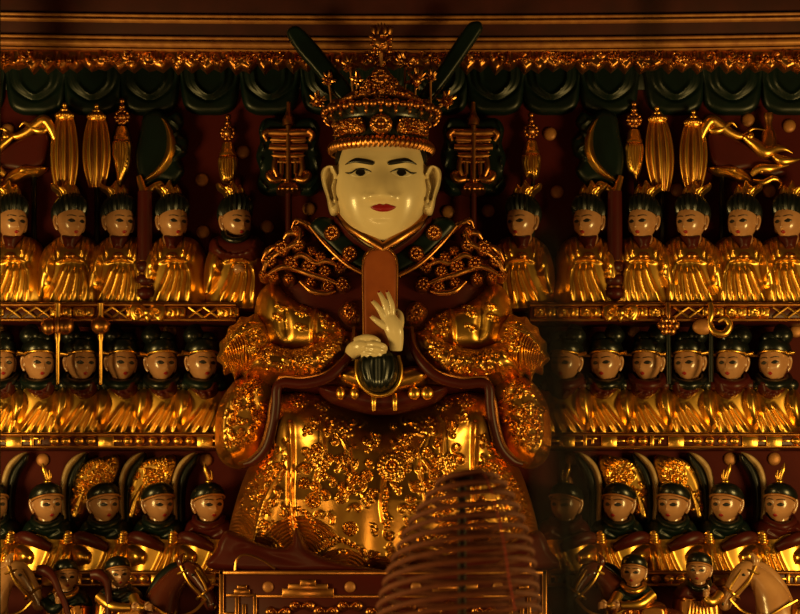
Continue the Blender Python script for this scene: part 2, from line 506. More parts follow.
# ------------------------------------------------------------------ shelves
SHY = -0.20
def shelf(u0, u1, v0, v1, style, label, group, seed):
    t = thing('carved_shelf', label, 'shelf', W((u0 + u1) / 2, v1, -0.1), group)
    f = AF(SHY)
    emit('board', box(u0, u1, v0, v1, -SHY / (-S) * 1.0, 0, 0.8), f, 'red', t)
    emit('top_moulding', tube([(u0, v0 + 1.6, 0), (u1, v0 + 1.6, 0)], 2.2, 8, 0), f, 'browngold', t)
    emit('bottom_moulding', tube([(u0, v1 - 1.3, 0), (u1, v1 - 1.3, 0)], 2.0, 8, 0), f, 'browngold', t)
    rnd = random.Random(seed); sh = []; mid = (v0 + v1) / 2 + .3; hh = (v1 - v0) / 2 - 4
    x = u0 + 6
    if style == 'lattice':
        while x < u1 - 16:
            c = rnd.random()
            if c < 0.6:
                for a, b in ((-1, 1), (1, -1)):
                    sh.append(tube([(x, mid + a * hh, .5), (x + 7, mid, 2), (x + 14, mid + b * hh, .5)], 1.35, 6, 3))
                sh.append(ball((x + 7, mid, 1), (2.6, 2.6, 2.4), 8, 6))
                x += 15
            else:
                sh.append(relief([(x, mid - hh), (x + 18, mid - hh), (x + 20, mid), (x + 18, mid + hh), (x, mid + hh), (x - 2, mid)], 2.6, 3, *[z for z in spiral(x + 5, mid, 4, 0, 1.2, 1, 1.1, 2.2)], back=1))
                sh.append(relief([(x + 10, mid - 4), (x + 14, mid - 5), (x + 17, mid), (x + 14, mid + 5), (x + 10, mid + 4)], 5, 4, back=1))
                x += 23
    else:
        while x < u1 - 16:
            c = rnd.random()
            if c < 0.45:
                sh.append(box(x, x + 16, mid - hh - 1, mid + hh + 3, -1, 2.2, .8)); sh.append(relief([(x + 4, mid - 3), (x + 12, mid - 3), (x + 12, mid + 4), (x + 4, mid + 4)], 2.4, 2.4, back=-1.6, smooth=False))
                sh.append(box(x + 16, x + 24, mid - 1.3, mid + 1.3, -1, 2, .5)); x += 24
            elif c < 0.8:
                for q in range(2):
                    sh.append(ball((x + 6 + 12 * q, mid, 0), (5.2, 4.2, 3.6), 12, 8)); sh.append(ball((x + 6 + 12 * q, mid, 3.2), (2, 1.6, 1.2), 8, 6))
                x += 25
            else:
                sh.append(box(x, x + 4, mid - hh - 2, mid + hh + 2, -1, 2.6, .8)); sh.append(box(x + 4, x + 14, mid - hh, mid - hh + 2.4, -1, 2, .6)); sh.append(box(x + 8, x + 11, mid - hh, mid + hh, -1, 2, .6)); x += 18
    emit('lattice_panel', cat(*sh), f, 'gold', t)
    return t
def shelf_z(v): return W(0, v, SHY).z
SG = 'carved shelves carrying the statues'
shelf(-60, 236, 303, 321, 'lattice', 'upper gilded lattice shelf rail under the left dragon banner and left striped maces', SG, 1)
shelf(530, 860, 303, 321, 'lattice', 'upper gilded lattice shelf rail under the right dragon banner', SG, 5)
shelf(-60, 262, 433, 448, 'fret', 'middle gilded fret shelf rail under the black-hatted statues left of the deity', SG, 2)
shelf(504, 860, 433, 448, 'fret', 'middle gilded fret shelf rail under the black-hatted statues right of the deity', SG, 9)
shelf(-60, 250, 571, 586, 'fret', 'lowest gilded shelf rail behind the brown and tan horses at bottom left', SG, 4)
shelf(516, 860, 571, 586, 'fret', 'lowest gilded shelf rail behind the two right-hand horses', SG, 6)

# gold studs on the red wall
studs = [(8, 130, 'beside the left dragon banner by the frame edge'), (202, 180, 'upper of the pair right of the left crescent blade'), (203, 232, 'low, between the fourth and fifth upper-row heads on the left'), (243, 152, 'beside the left hanging fly whisk nearest the deity'),
 (267, 227, 'under the left longevity emblem, outer one'), (309, 209, 'beside the deity left ear'), (448, 212, 'inner one under the right longevity emblem'), (488, 211, 'outer one under the right longevity emblem'),
 (550, 134, 'between the right inner fly whisk and crescent blade'), (557, 192, 'above the gap between the first two upper-row heads on the right'), (677, 190, 'between the two right striped maces'), (769, 191, 'below the tail of the right dragon banner'), (748, 120, 'above the body of the right dragon banner'), (789, 126, 'right of the finial in the right dragon banner'),
 (1, 330, 'at the frame edge above the outermost black-hatted left statue'), (170, 331, 'above the black-hatted statues on the left middle shelf'), (633, 331, 'above the second and third black-hatted statues on the right'), (796, 331, 'at the frame edge above the outermost black-hatted right statue'),
 (43, 460, 'above the plumed black cap at lower left'), (206, 460, 'above the lower-row statue beside the deity skirt, left side'), (571, 459, 'above the blurred lower-row statue at right of the deity'), (730, 459, 'above the plumed cap of the fourth right lower-row statue'), (774, 459, 'above the outermost plumed cap on the lower right'), (566, 482, 'lower one beside the blurred dark pole')]
st0 = None
for i, (x, y, w) in enumerate(studs):
    if st0 is None:
        st0 = emit('gold_stud', lathe([(6.6, 0), (6.6, 1.2), (5.6, 2.6), (3, 3.3), (0.2, 3.5)], n=20), lambda V: np.stack([V[:, 0] * S, -V[:, 1] * S, V[:, 2] * S], 1), 'goldpaint')
        s = st0
    else:
        s = st0.copy(); COL.objects.link(s)
    s.location = W(x, y, -0.001)
    single(s, 'dull gold wall stud ' + w, 'stud', 'gold studs on the red wall')

# ================================================================== ATTENDANT STATUES
def put_head(parent, fr, c, ya, hair='curls', rx=14.5, ry=16, rz=20, ears=(-1, 1), ti=0.0):
    pos = lambda s: shift(yaw(roll(s, ti), ya), *c)
    hs = head_shape(rx, ry, rz, 36, 34); sf = surf_of(hs)
    neck = tube([(0, 8, -2), (0, 26, -4)], [8.5, 9.5], 14, 0)
    hd = emit('head', pos(cat(hs, neck)), fr, 'skin', parent)
    dec = lambda P, th=.45, res=.5: pos(relief(P, th, .8, base=sf, res=res, back=.7, n=4))
    for s in (-1, 1):
        emit('eye', dec(eye_poly(s * 5.6, 1.4, 3.5, 1.9, s)), fr, 'ink', hd)
        emit('eyebrow', dec(brow_poly(s * 5.8, -3.4, 4.4, .8, s)), fr, 'ink', hd)
    emit('mouth', dec(mouth_poly(0, 12.0, 2.6, 1.6)), fr, 'lips', hd)
    for s in ears:
        e = cat(tube([(s * 13.6, -3, -2), (s * 15.4, -4, -3), (s * 16, 0, -4), (s * 14.6, 6, -3), (s * 13.2, 9, -2)], [1.5, 1.7, 1.6, 1.9, 1.5], 8, 4), ball((s * 13.8, 1, -3), (1.5, 5, 2.4), 10, 8))
        emit('ear', pos(e), fr, 'skin', hd)
    return hd, pos

def statue_upper(m, label, kind, variant=0):
    t = thing('attendant_statue', label, 'statue', (0, 0, 0), 'attendant statues on the upper shelf', True)
    fr = LF(m); B = 85
    R = []
    def fold(p, w=2.0, h=4.0): R.append((catmull(p, False, 6), w, h, True))
    if variant == 0:
        for p in ([(0, 42), (-5, 60), (-17, 86)], [(5, 43), (3, 62), (-5, 86)], [(10, 43), (11, 60), (6, 86)], [(15, 42), (19, 58), (17, 86)]): fold(p, 2.6, 4.6)
        sleeve = [(-34, 66), (-33, 46), (-28, 30), (-20, 24), (-13, 32), (-11, 48), (-14, 62), (-22, 73), (-31, 75)]
        srg = [(catmull([(-14, 30), (-19, 46), (-12, 56)], False, 6), 1.8, 3.2, True), (catmull([(-8, 44), (-14, 54), (-22, 60)], False, 6), 1.8, 3, True)]
    else:
        for p in ([(-3, 44), (-10, 62), (-22, 86)], [(2, 45), (-3, 64), (-11, 86)], [(7, 46), (5, 64), (0, 86)], [(12, 44), (14, 62), (11, 86)], [(17, 41), (22, 60), (22, 86)]): fold(p, 2.4, 4.6)
        sleeve = [(-35, 68), (-34, 46), (-28, 28), (-20, 23), (-13, 31), (-10, 46), (-15, 63), (-24, 78), (-33, 79)]
        srg = [(catmull([(-15, 30), (-21, 48), (-18, 64)], False, 6), 1.8, 3.2, True), (catmull([(-10, 46), (-16, 62), (-25, 68)], False, 6), 1.8, 3, True)]
    fold([(-14, 43), (2, 40.5), (17, 43)], 1.8, 4.5)
    for s in (-1, 1):
        fold([(s * 11.5, 13), (s * 13, 24), (s * 11, 39)], 1.7, 5.4); fold([(s * 16.5, 15), (s * 18.5, 28), (s * 15, 43)], 1.7, 4.8); fold([(s * 21, 19), (s * 23, 30), (s * 20, 43)], 1.5, 3.6)
    P = [(-11, 14), (11, 14), (21, 18), (29, 29), (32, 48), (32, B), (-32, B), (-33, 64), (-32, 44), (-28, 27), (-19, 18)]
    rb = emit('robe', relief(P, 29, 24, R, (), res=.9, back=3, foot=B), fr, 'gold', t)
    emit('sleeve', relief(sleeve, 37, None, srg, (), res=.9, back=-3), fr, 'gold', t)
    if kind == 'cape':
        b = []
        for i in range(11):
            a = math.pi * (0.02 + i / 10 * 0.96); b.append((25 * math.cos(a), 22 + 20 * math.sin(a), 7, 4))
        cp = [(-27, 20), (-16, 13), (0, 14), (16, 13), (27, 20), (28, 34), (20, 44), (8, 46), (-8, 46), (-20, 44), (-28, 34)]
        emit('ruffled_cape', relief(cp, 35, 14, (), b, res=1, back=0), fr, 'red', t, label='dark red ruffled cape')
        emit('collar', tube([(-12, 14, 26), (-9, 20, 32), (0, 23, 35), (9, 20, 32), (12, 14, 26)], 3.2, 10), fr, 'black', t)
        emit('hand', ball((3, 50, 28), (7.5, 5.5, 7)), fr, 'skin', t, label='clasped bare hands')
    else:
        emit('undershirt', relief([(-10, 13), (10, 13), (10, 26), (7, 34), (-7, 34), (-10, 26)], 30.8, 10, back=0, res=.8), fr, 'red', t, label='dark red undershirt')
        emit('clasp', ball((0, 37, 28), (6, 4, 5)), fr, 'browngold', t)
    hd, pos = put_head(t, fr, (0, 1.5, 19), 0.58 if kind != 'cape' else 0.5, rx=14.0, ry=15.8)
    # black hair with combed ridges round the brow
    wob = lambda a, i, v: 1 + 0.05 * math.cos(22 * a)
    hr = lathe([(15.6, 2), (16.8, -2), (17, -6), (16, -10), (14, -14), (10.5, -17.5), (5, -19.5), (0.3, -20)], (0, -6, -3.5), 88, 1.0, 1.12, wob)
    hr = xf(hr, lambda V: np.stack([V[:, 0], V[:, 1] - 0.32 * (V[:, 2] + 3.5), V[:, 2]], 1))
    emit('hair', pos(hr), fr, 'black', hd)
    og_ = cat(tube([(0, -22, 0), (-2, -30, 2), (-8, -36, 2), (-14, -38, 0)], [4, 4.2, 3, .6], 9), tube([(2, -22, 0), (3, -29, 2), (0, -36, 3), (-6, -42, 2)], [4, 4, 2.6, .5], 9),
             tube([(5, -22, 0), (8, -28, 1), (8, -34, 2), (4, -40, 2)], [3.4, 3, 2.2, .5], 9), lathe([(7, -20), (8, -23), (6, -25.5), (5, -22)], (1, 0, 1), 16), ball((3, -30, 5), (2.2, 3, 2)))
    og = cat(relief([(9, -13), (12, -20), (11, -28), (6, -36), (2, -32), (-2, -42), (-8, -34), (-13, -33), (-21, -37), (-20, -29), (-13, -22), (-10, -14), (0, -12)], 10, None,
        [(catmull(p, False, 6), 1.3, 3.4, True) for p in ([(6, -15), (8, -24), (5, -34)], [(1, -15), (2, -26), (-2, -38)], [(-4, -16), (-6, -26), (-17, -34)], [(-9, -16), (-12, -24), (-19, -30)])], [(-2, -18, 4, 3)], res=.7, back=8),
        lathe([(8, -12), (9, -15), (7, -18), (4, -19)], (0, 0, 0), 18))
    og = xf(og, lambda V: np.stack([V[:, 0] * .85 - 5, (V[:, 1] + 12) * .72 - 18, V[:, 2] * .8 + 18], 1))
    emit('hair_ornament', yaw(og, 0.2), fr, 'gold', t)
    return t

def statue_middle(m, label, variant=0, coll='black'):
    t = thing('official_statue', label, 'statue', (0, 0, 0), 'black-hatted statues on the middle shelf', True)
    fr = LF(m); B = 72; R = []
    def fold(p, w=1.9, h=3.8): R.append((catmull(p, False, 6), w, h, True))
    for p in ([(5, 40), (-4, 54), (-19, 72)], [(10, 41), (3, 56), (-8, 73)], [(15, 43), (11, 57), (3, 73)], [(20, 42), (18, 57), (14, 73)]): fold(p, 2.5, 4.4)
    P = [(-12, 15), (12, 15), (22, 20), (27, 32), (28, B), (-26, B), (-28, 54), (-27, 32), (-21, 20)]
    emit('robe', relief(P, 28, 22, R, (), res=.9, back=3, foot=B), fr, 'gold', t)
    sl = [(-29, 44), (-25, 29), (-16, 24), (-8, 30), (-6, 44), (-11, 58), (-19, 66), (-28, 62)] if variant == 0 else [(-30, 46), (-26, 30), (-17, 25), (-9, 33), (-6, 46), (-12, 60), (-21, 67), (-29, 62)]
    emit('sleeve', relief(sl, 39, None, [(catmull([(-14, 26), (-12, 40), (-16, 54)], False, 6), 1.8, 3, True), (catmull([(-9, 32), (-4, 40), (4, 42)], False, 6), 1.6, 3, True)], (), res=.9, back=-4), fr, 'gold', t)
    emit('chest_panel', relief([(-14, 16), (17, 16), (19, 28), (14, 38), (2, 42), (-8, 36), (-13, 28)], 34, 9, (), [(3, 34, 3, 2), (9, 32, 2, 2), (-4, 31, 2, 2)], res=1, back=0), fr, 'red', t, label='dark red chest panel')
    emit('collar', cat(tube([(-15, 13, 14), (-13, 20, 25), (0, 25, 33), (13, 21, 26), (16, 13, 14)], [3, 4.4, 5, 4.6, 3], 12), ball((-16, 23, 18), (9, 7, 8)), ball((16, 23, 18), (9, 7, 8))), fr, coll, t)
    hd, pos = put_head(t, fr, (0, .5, 19), 0.5, rx=14.2, ry=15.5, ti=-0.03 + .05 * variant)
    hat = cat(lathe([(14.5, 5), (16.5, 2), (17, -3), (15.5, -8), (12, -11.5), (7, -13.5), (.3, -14)], (0, -10, -2), 32, 1.0, 1.06),
              ball((-8, -26, -3), (11, 9, 10)), ball((5, -24, -1), (10, 7, 9)), tube([(-13, -20, -4), (-12, -30, -4), (-5, -34, -4), (-1, -29, -3)], [4, 4.5, 4, 3], 10))
    hat = xf(hat, lambda V: np.stack([V[:, 0], V[:, 1] - 0.22 * (V[:, 2]) * (V[:, 1] > -19), V[:, 2]], 1))
    emit('hat', pos(hat), fr, 'black', hd, label='black lobed hat')
    bd = [(15.4 * math.sin(a), -7.4 - .14 * 17 * math.cos(a), 17.2 * math.cos(a) - 1) for a in np.linspace(-1.45, 1.45, 15)]
    emit('hat_band', pos(tube(bd, 1.3, 8, 2)), fr, 'gold', hd)
    for s in (-1, 1):
        emit('hat_pin', pos(tube([(s * 15, -7, 3), (s * 18, -7.5, 3), (s * 23, -8, 3)], [1.6, 1.7, 2.1], 8, 2)), fr, 'gold', hd)
    return t

def statue_lower(m, label, plume, chest='green'):
    t = thing('guard_statue', label, 'statue', (0, 0, 0), 'capped statues on the lowest shelf', True)
    fr = LF(m); B = 68; R = []
    def fold(p, w=2.6, h=4.6): R.append((catmull(p, False, 6), w, h, True))
    for p in ([(8, 42), (2, 58), (-8, 78)], [(13, 42), (8, 58), (0, 78)], [(18, 42), (15, 60), (8, 78)], [(23, 43), (21, 60), (16, 78)]): fold(p)
    P = [(-14, 15), (14, 15), (24, 22), (29, 36), (31, 54), (30, B), (-30, B), (-32, 54), (-30, 38), (-24, 22)]
    emit('robe', relief(P, 28, 22, R, (), res=.9, back=3, foot=B), fr, 'gold', t)
    emit('lap_fold', relief([(-33, 43), (-24, 39), (-10, 41), (-6, 52), (-10, 64), (-26, 66), (-33, 57)], 36, None, [(catmull([(-12, 46), (-14, 58), (-12, 66)], False, 6), 1.6, 3, True)], (), res=1, back=-6), fr, 'gold', t)
    emit('tunic', relief([(-15, 14), (15, 14), (26, 22), (30, 36), (20, 40), (4, 42), (-14, 36), (-29, 36), (-25, 22)], 34, 15, [(catmull([(-12, 28), (0, 33), (12, 28)], False, 6), 1.8, -2.5)], (), res=1, back=0), fr, chest, t)
    emit('collar', tube([(-14, 13, 14), (-12, 19, 26), (0, 24, 33), (12, 19, 26), (14, 13, 14)], [2.6, 3.2, 3.6, 3.2, 2.6], 12), fr, chest, t)
    emit('sleeve', tube([(-29, 35, 24), (-20, 34, 32), (-8, 38, 35), (4, 44, 30)], [5, 6.6, 6.4, 4.6], 14), fr, 'red', t, label='dark red sleeve cuff')
    hand = [ball((-33, 35, 27), (5.2, 5, 5.6))]
    for q in range(4): hand.append(tube([(-31 - q * .4, 31 + q * 2.6, 31), (-35 - q * .3, 31 + q * 2.6, 33), (-38, 32 + q * 2.4, 30)], [1.6, 1.6, 1.2], 7, 3))
    hand.append(tube([(-30, 31, 30), (-33, 28.6, 32), (-36, 29, 31)], [1.6, 1.6, 1.1], 7, 3))
    emit('hand', cat(*hand), fr, 'gold', t)
    hd, pos = put_head(t, fr, (0, 0, 19), 0.52, rx=14.4, ry=15.5, rz=19.5, ti=-0.06)
    cap = lathe([(14.8, 4), (16.2, 1), (16.4, -4), (14.5, -8), (10.5, -11.5), (6, -13), (.3, -13.5)], (0, -6.5, -2.4), 32, 1.0, 1.06)
    cap = xf(cap, lambda V: np.stack([V[:, 0], V[:, 1] - 0.30 * V[:, 2], V[:, 2]], 1))
    emit('cap', pos(cap), fr, 'black', hd)
    for q, (dv, mt) in enumerate(((-5.6, 'goldpaint'),)):
        bd = [(15.8 * math.sin(a), dv - .3 * 16 * math.cos(a) + 2, 16.4 * math.cos(a)) for a in np.linspace(-1.5, 1.5, 15)]
        emit('cap_band', pos(tube(bd, 1.2, 8, 2)), fr, mt, hd)
    if plume:
        emit('plume', pos(cat(ball((1, -21.5, 2), (4, 2.6, 4)), tube([(1, -22, 2), (0, -28, 2), (-2, -34, 2), (-3, -40, 2)], [2, 2.8, 2.4, .5], 9), tube([(2, -22, 2), (4, -27, 3), (3, -33, 3)], [1.8, 1.8, .4], 8))), fr, 'gold', hd)
    return t

def place(t, px, fy, shelf_v, B, y=-0.035, s=1.0):
    z = shelf_z(shelf_v)
    t.location = (W(px, fy, y - .09).x, y, z + B * S * s)
def place_rows():
    pass
UZ, MZ, LZ = shelf_z(303), shelf_z(433), shelf_z(571)
def set_loc(t, px, z0, B, y):
    # origin of each statue is on its shelf: parts are shifted once, on the prototype
    t.location = (W(px, 300, y - 0.1).x, y, z0)
def base_proto(t, B):
    seen = set()
    def rec(o):
        for ch in [x for x in COL.objects if x.parent == o]:
            if ch.data.name not in seen:
                seen.add(ch.data.name)
                for v in ch.data.vertices: v.co.z += B * S
            rec(ch)
    rec(t)
def row(protos, spots, z0, B, y):
    used = set()
    for (px, which, label, rz) in spots:
        p = protos[which]
        if which in used: t = copy_tree(p)
        else: t = p; used.add(which)
        set_loc(t, px, z0, B, y); t['label'] = label; t.rotation_euler = (0, 0, rz)

A = {'a': statue_upper(1, '', 'plain', 0), 'b': statue_upper(1, '', 'plain', 1), 'c': statue_upper(1, '', 'cape'),
     'A': statue_upper(-1, '', 'plain', 0), 'B': statue_upper(-1, '', 'plain', 1)}
for p in A.values(): base_proto(p, 85)
row(A, [(12, 'a', 'gold-robed attendant statue under the left dragon banner at the frame edge', -.05), (70, 'b', 'gold-robed attendant statue below the outer left striped mace', .0),
        (120, 'b', 'gold-robed attendant statue between the left striped maces and dark halberd shaft', -.06), (173, 'a', 'gold-robed attendant statue just inward of the left dark halberd shaft', -.04),
        (236, 'c', 'upper-row attendant statue in a dark red ruffled cape beside the deity shoulder', .0),
        (522, 'A', 'gold-robed attendant statue half hidden by the blurred dark pole', .0), (588, 'A', 'gold-robed attendant statue under the right crescent blade, inward of its shaft', .03),
        (642, 'A', 'gold-robed attendant statue just outside the right dark halberd shaft', .06), (692, 'B', 'gold-robed attendant statue below the outer right striped mace', .0),
        (743, 'B', 'gold-robed attendant statue below the right dragon banner', .04), (790, 'A', 'gold-robed attendant statue cut by the frame edge on the right', -.02)], UZ, 85, -0.035)
A = {'a': statue_middle(1, '', 0), 'b': statue_middle(1, '', 1, 'green'), 'A': statue_middle(-1, '', 0, 'red'), 'B': statue_middle(-1, '', 1)}
for p in A.values(): base_proto(p, 72)
row(A, [(1, 'a', 'black-hatted statue cut by the left frame edge on the middle shelf', -.1), (38, 'b', 'black-hatted statue left of the hanging double gold knob', -.02), (80, 'a', 'black-hatted statue between the two hanging gold knobs on the left', .0),
        (122, 'b', 'black-hatted statue just inward of the second hanging gold knob, left side', -.05), (162, 'a', 'black-hatted statue under the gold stud on the left middle shelf', -.06), (201, 'b', 'black-hatted statue beside the deity lion shoulder, left side', .03),
        (566, 'A', 'black-hatted statue dimmed behind the blurred pole, right middle shelf', .0), (606, 'B', 'black-hatted statue under the right crescent halberd shaft, middle shelf', .02), (648, 'A', 'black-hatted statue left of the hanging gold flower on the right', .0),
        (690, 'B', 'black-hatted statue below the curled gold hook on the right', -.02), (732, 'A', 'black-hatted statue second from the right frame edge on the middle shelf', .03), (775, 'B', 'black-hatted statue nearest the right frame edge on the middle shelf', .0)], MZ, 72, -0.035)
A = {'p': statue_lower(1, '', True), 'n': statue_lower(1, '', False), 'r': statue_lower(1, '', True, 'red'), 'P': statue_lower(-1, '', True), 'N': statue_lower(-1, '', False), 'R': statue_lower(-1, '', True, 'red')}
for p in A.values(): base_proto(p, 67)
row(A, [(-9, 'n', 'capped statue almost hidden by the left frame edge on the lowest shelf', .0), (46, 'p', 'plumed capped statue in green tunic above the tan horse at lower left', .0), (104, 'n', 'capped statue in green tunic before the first gold feather fan, left side', -.03), (157, 'n', 'capped statue in green tunic before the second gold feather fan, left side', .05),
        (208, 'r', 'plumed capped statue in dark red tunic beside the deity skirt', .0), (566, 'R', 'plumed capped statue dimmed behind the blurred pole above the brown horse', .0), (619, 'N', 'capped statue before the first gold feather fan right of the pole', .0), (673, 'N', 'capped statue before the outer right gold feather fan', .03),
        (727, 'P', 'plumed capped statue in green tunic above the tan horse at right', .0), (781, 'R', 'plumed capped statue in dark red tunic at the right frame edge', .0)], LZ, 67, -0.035)
# ================================================================== REGALIA ON THE WALL
def mace(px, v0, v1, label, tilt=0.0):
    t = thing('striped_mace', label, 'mace', W(px, 300, -0.05), 'striped gold maces behind the upper row')
    f = AF(-0.05)
    L = v1 - v0; prof = []
    for i in range(15):
        q = i / 14
        prof.append((5 + 8.6 * math.sin(math.pi * (0.08 + 0.86 * q)) ** .8, v0 + 14 + (L - 14) * q))
    wob = lambda a, i, v: 0.72 + 0.32 * abs(math.cos(4 * a + .5)) ** .7
    rl = lambda s: roll(s, tilt, (px, 200, 0))
    emit('melon_head', rl(lathe([(.3, v0 + 13)] + prof + [(.3, v1 + .5)], (px, 0, 0), 40, .9, .72)), f, 'browngold', t)
    for a in (-1.25, -.62, 0, .62, 1.25):
        emit('gold_rib', rl(tube([(px + r * .93 * math.sin(a), v, r * .76 * math.cos(a)) for r, v in prof], [.6 + .13 * r for r, v in prof], 8, 1)), f, 'gold', t)
    cap = cat(lathe([(.3, v0), (2.2, v0 + 2), (1.6, v0 + 5), (3.4, v0 + 7), (7.5, v0 + 11), (8.4, v0 + 15), (6.5, v0 + 17.5), (.3, v0 + 18)], (px, 0, 0), 24, 1, .9, lambda a, i, v: 1 + .07 * math.cos(8 * a)))
    cap = cat(cap, *[ball((px + 7.6 * math.sin(a), v0 + 13.5, 7 * math.cos(a)), (2.4, 2.6, 2.4), 8, 6) for a in np.arange(-1.5, 1.6, .5)], ball((px, v0 + 3, 1), 2.6, 10, 8), ball((px, v0 + 8, 2.5), (4.2, 2.4, 3), 10, 8))
    emit('lotus_cap', rl(shift(cap, 0, 0, 3)), f, 'gold', t)
    emit('shaft', tube([(px, v1 - 2, -1), (px, 302, -1)], 2.6, 10, 0), f, 'black', t)
    return t
mace(65, 103, 196, 'outer striped gold mace on the left, nearest the left dragon banner', .0)
mace(97, 104, 188, 'inner striped gold mace on the left, beside the fly whisk', .0)
mace(662, 106, 192, 'outer fly-whisk side striped mace on the right, slightly leaning', -.06)
mace(693, 110, 190, 'striped gold mace nearest the right dragon banner', .0)

def whisk(px, v0, v1, label, m=1):
    t = thing('fly_whisk', label, 'whisk', W(px, 300, -0.05), 'gold fly whisks behind the upper row')
    f = AF(-0.05); L = v1 - v0
    kn = [ball((px, v0 + 3, 0), (3.2, 3.2, 3.2)), ball((px, v0 + 9, 0), (3.6, 3, 3.6))]
    for i in range(10):
        a = 2 * math.pi * i / 10; kn.append(ball((px + 6 * math.cos(a), v0 + 19 + 6 * math.sin(a), 0), (2.6, 2.6, 3), 8, 6))
    kn.append(ball((px, v0 + 19, 1), (5.2, 5.2, 5)))
    emit('beaded_knob', cat(*kn), f, 'browngold', t)
    emit('ferrule', lathe([(.3, v0 + 28), (5, v0 + 29), (6.6, v0 + 34), (7.4, v0 + 38), (8.4, v0 + 39), (8.4, v0 + 42), (.3, v0 + 43)], (px, 0, 0), 24, 1, .8), f, 'gold', t)
    v = v0 + 42
    Q = [(px - 8, v), (px + 8, v), (px + 9.5 , v + L * .16), (px + 7 , v + L * .32), (px + m * 2 + 2, v1 - 5), (px + m * 2, v1), (px + m * 2 - 3, v1 - 6), (px - 6, v + L * .34), (px - 9.5, v + L * .17)]
    R = [(catmull([(px + q * 2.2, v), (px + q * 2.6, v + L * .2), (px + m * 2 + q * .4, v1)], False, 6), 1.0, -1.6) for q in (-3, -2, -1, 0, 1, 2, 3)]
    emit('tail', relief(Q, 9, 6, R, (), res=.8, back=2), f, 'gold', t)
    emit('shaft', tube([(px + m * 2, v1 - 6, -2), (px + m * 2, 302, -3)], 2.0, 8, 0), f, 'black', t)
whisk(122, 98, 190, 'gold fly whisk beside the left striped maces', -1)
whisk(228, 114, 190, 'gold fly whisk nearest the deity on the left', 1)
whisk(531, 112, 184, 'gold fly whisk nearest the deity on the right', 1)
whisk(634, 101, 184, 'gold fly whisk beside the right striped maces', 1)

def halberd(cx, m, label):
    """crescent blade on a dark red staff; m=1 for the left one"""
    X = lambda u: cx + m * u
    t = thing('crescent_halberd', label, 'halberd', W(X(-13), 302, -0.12), 'crescent blade halberds')
    f = AF(-0.06)
    cl = [(-20, 195 - 60), (-16, 115), (-2, 110), (8, 116), (18, 112), (24, 122), (20, 132), (28, 140), (26, 154), (20, 160), (24, 172), (14, 184), (0, 182), (-14, 190), (-22, 175), (-24, 155)]
    P = [(X(u), v) for u, v in cl]
    o = Orn()
    emit('cloud', relief(P, 7, 8, [(catmull([(X(12), 122), (X(20), 130), (X(12), 138)], False, 6), 1.6, 2.5), (catmull([(X(14), 145), (X(22), 152), (X(14), 160)], False, 6), 1.6, 2.5)], (), back=2), f, 'green', t, label='dark green cloud backing')
    bl = [(0, 118), (8, 122), (15, 133), (18, 147), (15, 161), (7, 173), (-5, 181), (-16, 184), (-14, 178), (-6, 171), (2, 161), (6, 148), (6, 134), (3, 124)]
    emit('blade', relief([(X(u), v) for u, v in bl], 12, 6, [(catmull([(X(u), v) for u, v in ((4, 123), (11, 136), (12, 150), (6, 164), (-6, 176))], False, 6), 2.2, 2.5, True)], (), back=0, res=.8), f, 'gold', t)
    emit('neck', cat(tube([(X(-20), 178, 8), (X(-17), 188, 10), (X(-14), 197, 12)], [3, 4, 4.5], 10), tube([(X(-14), 196, 10), (X(-6), 190, 12), (X(2), 186, 12), (X(6), 192, 10)], [4, 3.4, 2.6, 1], 10)), f, 'gold', t)
    sx = X(-13)
    emit('staff', lathe([(.3, 194), (7, 195), (7.4, 230), (7.4, 264), (.3, 265)], (sx, 0, 19), 20), f, 'red', t)
    prof = [(.3, 263)]
    for q in range(3):
        v = 264 + q * 13; prof += [(5, v), (8.4, v + 2.5), (9, v + 6), (8.4, v + 9.5), (5, v + 12)]
    emit('ringed_grip', lathe(prof + [(.3, 303)], (sx, 0, 19), 24), f, 'red', t)
    for q in range(3):
        emit('gold_ring', lathe([(5, 264.2 + 13 * q - 1.6), (7.2, 264 + 13 * q - .8), (7.2, 264 + 13 * q + .8), (5, 264 + 13 * q + 1.6)], (sx, 0, 19), 24), f, 'browngold', t)
halberd(160, 1, 'crescent blade halberd on a dark red ringed shaft, left of the deity')
halberd(600, -1, 'crescent blade halberd on a dark red ringed shaft, right of the deity')

